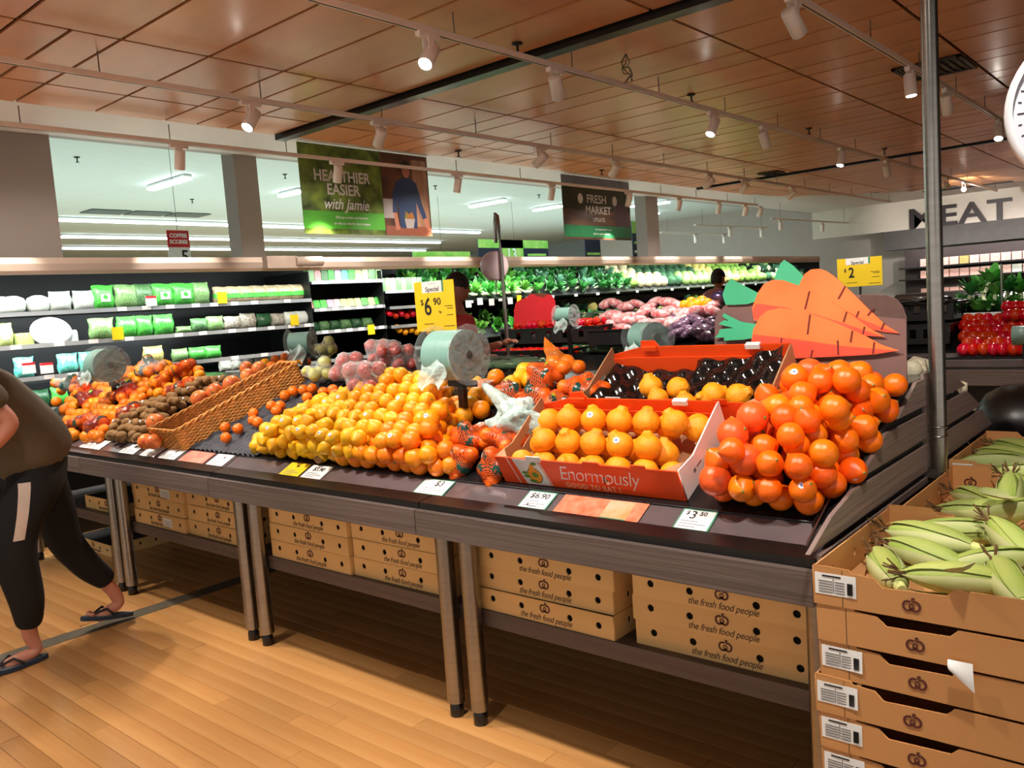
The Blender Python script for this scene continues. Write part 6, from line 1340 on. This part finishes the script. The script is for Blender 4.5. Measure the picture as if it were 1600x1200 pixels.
# ---------------------------------------------------------------- PEOPLE
def skin(name, V, E, Rr, m, parent=None, sub=2, root=0, smooth=True):
    me = bpy.data.meshes.new(name); me.from_pydata([tuple(v) for v in V], E, []); o = bpy.data.objects.new(name, me); sc.collection.objects.link(o)
    md = o.modifiers.new('s', 'SKIN'); md.use_smooth_shade = True; ss = o.modifiers.new('u', 'SUBSURF'); ss.levels = ss.render_levels = sub
    sv = me.skin_vertices[0].data
    for i, r in enumerate(Rr): sv[i].radius = (r, r) if not isinstance(r, tuple) else r; sv[i].use_root = (i == root)
    mesh = bake(o); mesh.name = name; mesh.materials.clear(); mesh.materials.append(m); mesh.polygons.foreach_set('use_smooth', [True]*len(mesh.polygons))
    return link(name, mesh, parent)
SKINM = mat('skin', (206, 140, 116), .5, var=.05, sss=.1); SKIND = mat('skin_tan', (170, 110, 88), .5, var=.05)
HAIR = mat('hair_dark', (26, 20, 18), .6, var=.2, bump=.4, bscale=60)
def head(parent, p, face, m, hair_m, cap=None, scale=1.0):
    """head turned towards unit vector face"""
    R3 = face.to_track_quat('-Y', 'Z').to_matrix().to_4x4(); T = Matrix.Translation(p) @ R3 @ Matrix.Scale(scale, 4)
    def hf(v):
        q = Vector((v.x*.076, v.y*.094, v.z*.115)); 
        if v.z < 0: q.x *= 1-.25*v.z*v.z; q.y = q.y*(1-.18*v.z*v.z)-(.012*(-v.z) if v.y < 0 else 0)
        if v.y < -.8: q.y *= .97
        return q
    h_ = obj('head', MB().add([hf(v) for v in ICO3[0]], ICO3[1], True, T), m, parent)
    obj('nose', MB().add([(-.013, -.09, -.028), (.013, -.09, -.028), (0, -.118, -.024), (0, -.092, .02)], [(0, 1, 2), (0, 2, 3), (1, 3, 2), (0, 3, 1)], True, T), m, h_)
    for s_ in (-1, 1):
        obj('ear', MB().add([Vector((s_*.078+v.x*.008, .005+v.y*.018, -.005+v.z*.03)) for v in ICO2[0]], ICO2[1], True, T), m, h_)
        obj('eye', MB().add([Vector((s_*.03+v.x*.013, -.083+v.y*.009, .008+v.z*.008)) for v in ICO2[0]], ICO2[1], True, T), mat('eye_dark', (40, 30, 28), .2), h_)
    obj('mouth', MB().add([Vector((v.x*.024, -.091+v.y*.005, -.058+v.z*.006)) for v in ICO2[0]], ICO2[1], True, T), mat('lips', (150, 80, 76), .5), h_)
    def hr(v):
        k = 1.08 if (v.z > .25 or (v.y > .05 and v.z > -.6)) else .9
        return Vector((v.x*.078*k, v.y*.098*k+.004, v.z*.118*k+.004))
    obj('hair', MB().add([hr(v) for v in ICO3[0]], ICO3[1], True, T), hair_m, parent)
    if cap:
        b = MB().add([Vector((v.x*.088, v.y*.108, max(v.z, .25)*.13)) for v in ICO3[0]], ICO3[1], True, T)
        c = obj('cap', b, cap, parent); obj('cap_peak', MB().add([Vector((v.x*.07, -.11+v.y*.07, .034+v.z*.006)) for v in ICO2[0]], ICO2[1], True, T), cap, c)
    return h_
def hand(parent, wrist, d, palm_n, m, curl=.4, s=1, thumb=1):
    """palm and five fingers; d = pointing direction, palm_n = palm normal"""
    d = Vector(d).normalized(); n = Vector(palm_n).normalized(); sd = d.cross(n).normalized(); W_ = Vector(wrist)
    V = [W_, W_+d*.045*s, W_+d*.085*s]; E = [(0, 1), (1, 2)]; Rr = [(.026*s, .018*s), (.036*s, .016*s), (.038*s, .013*s)]
    hnd = skin('hand', V, E, [(.024*s), (.028*s), (.026*s)], m, parent, 1)
    for i, (off, l) in enumerate(((-.030, .068), (-.010, .078), (.011, .072), (.030, .056))):
        b0 = W_+d*.075*s+sd*off*s; pts = [b0]; a = 0
        for k in range(3): a += curl*(.5+.3*k); pts.append(pts[-1]+(d*math.cos(a)+n*math.sin(a))*l/3*1.05*s)
        skin('finger', pts, [(0, 1), (1, 2), (2, 3)], [.0095*s, .009*s, .0085*s, .007*s], m, hnd, 1)
    b0 = W_+d*.03*s-sd*.028*s*thumb; skin('thumb', [b0, b0+(d*.7-sd*.7*thumb)*.035*s, b0+(d*1.3-sd*.8*thumb+n*.4)*.05*s], [(0, 1), (1, 2)], [.012*s, .011*s, .008*s], m, hnd, 1)
    return hnd
# walking person at the left, bending forward over the floor, seen from the left side
P1 = thing('person', 'person in olive shirt and black joggers with flip flops, walking out at the left', 'person', (-4.3, 1.5, 0)); O = Vector((-4.3, 1.5, 0))
def L3(*a): return [Vector(q) for q in a]
hipc = Vector((.0, -.03, .93)); 
TR = mat('jogger_black', (12, 12, 14), .85, var=.2, bump=.3, bscale=8); SH = mat('shirt_olive', (92, 80, 62), .8, var=.08, bump=.3, bscale=6)
# bodies in local coordinates (root at the feet); forward is -Y
lk, la, lh = Vector((.10, -.20, .50)), Vector((.07, -.17, .11)), Vector((.10, -.04, .88))
rk, ra, rh = Vector((-.10, .08, .50)), Vector((-.08, .29, .17)), Vector((-.10, .0, .88))
ch, nk, hd = Vector((0, -.30, 1.30)), Vector((0, -.44, 1.42)), Vector((0, -.56, 1.50))
V = [hipc, Vector((0, -.13, 1.1)), ch, nk, hd+Vector((0, 0, -.03)), lh, lk, la, rh, rk, ra, Vector((.17, -.33, 1.33)), Vector((.24, -.18, 1.14)), Vector((.2, -.36, .98)), Vector((-.17, -.33, 1.33)), Vector((-.24, -.3, 1.08)), Vector((-.2, -.5, .96)),
     la+Vector((0, .03, -.06)), la+Vector((.0, -.13, -.085)), ra+Vector((.0, .02, -.07)), ra+Vector((.0, -.11, -.115))]
E_ = [(0, 1), (1, 2), (2, 3), (3, 4), (0, 5), (5, 6), (6, 7), (0, 8), (8, 9), (9, 10), (2, 11), (11, 12), (12, 13), (2, 14), (14, 15), (15, 16), (7, 17), (17, 18), (10, 19), (19, 20)]
Rr = [.12, .11, .115, .055, .05, .085, .055, .036, .085, .055, .036, .055, .043, .03, .055, .043, .03, .034, .03, .034, .03]
skin('body', V, E_, Rr, SKINM, P1)
skin('joggers', [hipc+Vector((0, -.02, .11)), hipc, lh+Vector((.01, 0, -.05)), lk+Vector((0, .0, .18)), lk, lk+Vector((-.01, .03, -.2)), la+Vector((0, 0, .05)), rh+Vector((-.01, 0, -.05)), rk+Vector((0, -.02, .18)), rk, rk+Vector((0, .11, -.18)), ra+Vector((0, -.01, .05))],
     [(0, 1), (1, 2), (2, 3), (3, 4), (4, 5), (5, 6), (1, 7), (7, 8), (8, 9), (9, 10), (10, 11)], [.165, .17, .125, .115, .098, .082, .056, .125, .11, .09, .074, .054], TR, P1)
from mathutils.bvhtree import BVHTree
_j = [c for c in P1.children if c.name.startswith('joggers')][0].data; _bv = BVHTree.FromPolygons([v.co for v in _j.vertices], [tuple(p_.vertices) for p_ in _j.polygons])
def _sp(u, v):
    y_, z_ = -.17-.06*v+.045*u, .86-.25*v; h = _bv.ray_cast(Vector((1, y_, z_)), Vector((-1, 0, 0)))[0]
    return Vector(((h.x if h else .2)+.003, y_, z_))
st = obj('side_stripe', MB().grid(_sp, 3, 14), mat('stripe_pale', (210, 190, 176), .7), P1)
skin('shirt', [Vector((0, .0, .86)), Vector((0, -.065, 1.05)), Vector((0, -.19, 1.2)), ch, Vector((0, -.37, 1.37)), Vector((.18, -.32, 1.34)), Vector((.235, -.22, 1.2)), Vector((-.18, -.32, 1.34)), Vector((-.235, -.3, 1.18))], [(0, 1), (1, 2), (2, 3), (3, 4), (3, 5), (5, 6), (3, 7), (7, 8)], [.21, .20, .19, .178, .1, .09, .078, .09, .078], SH, P1)
head(P1, hd, Vector((0, -1, -.3)).normalized(), SKINM, HAIR)
hand(P1, (.2, -.36, .98), (0, -.5, -.8), (-1, 0, 0), SKINM); hand(P1, (-.2, -.5, .96), (0, -.5, -.8), (1, 0, 0), SKINM, thumb=-1)
FF = mat('flipflop_navy', (38, 52, 74), .6); FT = mat('flipflop_top', (90, 110, 120), .7)
def flipflop(fx, fy, fz, pitch, label):
    out = [(.045*math.cos(a)*(1.05 if math.sin(a) > 0 else .85), .135*math.sin(a)) for a in [2*PI*i/24 for i in range(24)]]
    t = link('flip_flop', MB().prism(out, 'z', 0, .018).mesh('sole', FF), P1, (fx, fy, fz), (pitch, 0, PI))
    obj('insole', MB().prism([(x*.92, y*.95) for x, y in out], 'z', .018, .0195), FT, t)
    obj('strap', MB().tube([(-.042, -.02, .02), (-.03, .02, .055), (0, .075, .03), (0, .08, .02)], .006, 6).tube([(.042, -.02, .02), (.03, .02, .055), (0, .075, .03)], .006, 6), mat('strap_dark', (24, 22, 30), .5), t)
    for k in range(5):
        tag(obj('toe', MB().add([Vector((-.03+k*.016+v.x*.009, .085+.012*(1-abs(k-1.2)*.5)+v.y*.016, .03+v.z*.009)) for v in ICO2[0]], ICO2[1], True), SKINM, t))
flipflop(.07, -.24, .003, 0, ''); flipflop(-.08, .24, .045, .22, '')
# person in the red shirt behind the price sign
def stand_person(loc, rz, label, shirt, trous, skinm, hair_m, pose='reach', cap=None, hgt=1.0, extra=None):
    t = thing('person', label, 'person', loc, (0, 0, rz)); t.scale = (hgt,)*3
    hs = [Vector((s_*.1, 0, .9)) for s_ in (-1, 1)]
    V = [Vector((0, 0, .95)), Vector((0, 0, 1.15)), Vector((0, 0, 1.38)), Vector((0, -.01, 1.5)), Vector((0, -.02, 1.58))]; E_ = [(0, 1), (1, 2), (2, 3), (3, 4)]; Rr = [.13, .12, .14, .055, .05]
    for s_ in (-1, 1):
        b = len(V); V += [Vector((s_*.1, 0, .88)), Vector((s_*.1, -.02, .5)), Vector((s_*.1, .01, .09)), Vector((s_*.1, -.14, .04))]; E_ += [(0, b), (b, b+1), (b+1, b+2), (b+2, b+3)]; Rr += [.085, .055, .037, .032]
        b = len(V)
        if pose == 'reach': arm = [Vector((s_*.19, 0, 1.42)), Vector((s_*.24, -.06, 1.16)), Vector((s_*.18, -.3, 1.18+.04*s_))]
        else: arm = [Vector((s_*.19, 0, 1.42)), Vector((s_*.25, .02, 1.15)), Vector((s_*.2, -.18, 1.02))]
        V += arm; E_ += [(2, b), (b, b+1), (b+1, b+2)]; Rr += [.05, .042, .028]
        hand(t, arm[2], (arm[2]-arm[1]), (0, 0, -1), skinm, .35, thumb=s_)
    skin('body', V, E_, Rr, skinm, t)
    skin('shirt', [Vector((0, 0, .9)), Vector((0, 0, 1.1)), Vector((0, 0, 1.36)), Vector((0, 0, 1.46))]+[Vector((s_*.2, 0, 1.41)) for s_ in (-1, 1)]+[Vector((s_*.235, -.03, 1.24)) for s_ in (-1, 1)], [(0, 1), (1, 2), (2, 3), (2, 4), (2, 5), (4, 6), (5, 7)], [.16, .15, .16, .085, .08, .08, .065, .065], shirt, t)
    skin('trousers', [Vector((0, 0, .95)), Vector((0, 0, .9))]+[Vector((s_*.1, -.01, z)) for s_ in (-1, 1) for z in (.8, .5, .1)], [(0, 1), (1, 2), (2, 3), (3, 4), (1, 5), (5, 6), (6, 7)], [.14, .15, .105, .08, .06, .105, .08, .06], trous, t)
    for s_ in (-1, 1): obj('shoe', MB().add([Vector((s_*.1+v.x*.05, -.05+v.y*.14, .045+v.z*.045)) for v in ICO2[0]], ICO2[1], True), BLACKP, t)
    head(t, Vector((0, -.03, 1.66)), Vector((0, -1, -.1)).normalized(), skinm, hair_m, cap)
    return t
pp = at(712, 460, 'y', 4.55)
P2 = stand_person((pp.x-.02, 4.55, 0), PI*.62, 'person with dark hair, glasses and red shirt reaching over the tomatoes', mat('shirt_red', (190, 36, 42), .7, var=.06), mat('trousers_dark', (30, 32, 40), .8), SKIND, HAIR, 'reach', hgt=1.0)
obj('glasses', MB().tube([(-.07, -.03, 1.672), (-.05, -.125, 1.67), (0, -.13, 1.672), (.05, -.125, 1.67), (.07, -.03, 1.672)], .004, 6), INK, P2)
pc = at(1120, 440, 'y', 9.6)
P3 = stand_person((pc.x, 9.6, 0), PI*.95, 'person in dark cap and dark shirt standing with back to the camera by the fridge', mat('shirt_dark', (58, 50, 44), .8, var=.1), mat('trousers_dark', (30, 32, 40), .8), SKIND, HAIR, 'rest', cap=mat('cap_black', (16, 15, 15), .7))
obj('back_print', MB().prism([(-.1, 1.33), (0, 1.37), (.1, 1.33), (0, 1.29)], 'y', .155, .158), mat('print_rust', (140, 90, 70), .6), P3)
for o in list(sc.objects):
    if 'group' in o and o['group'] == '': del o['group']
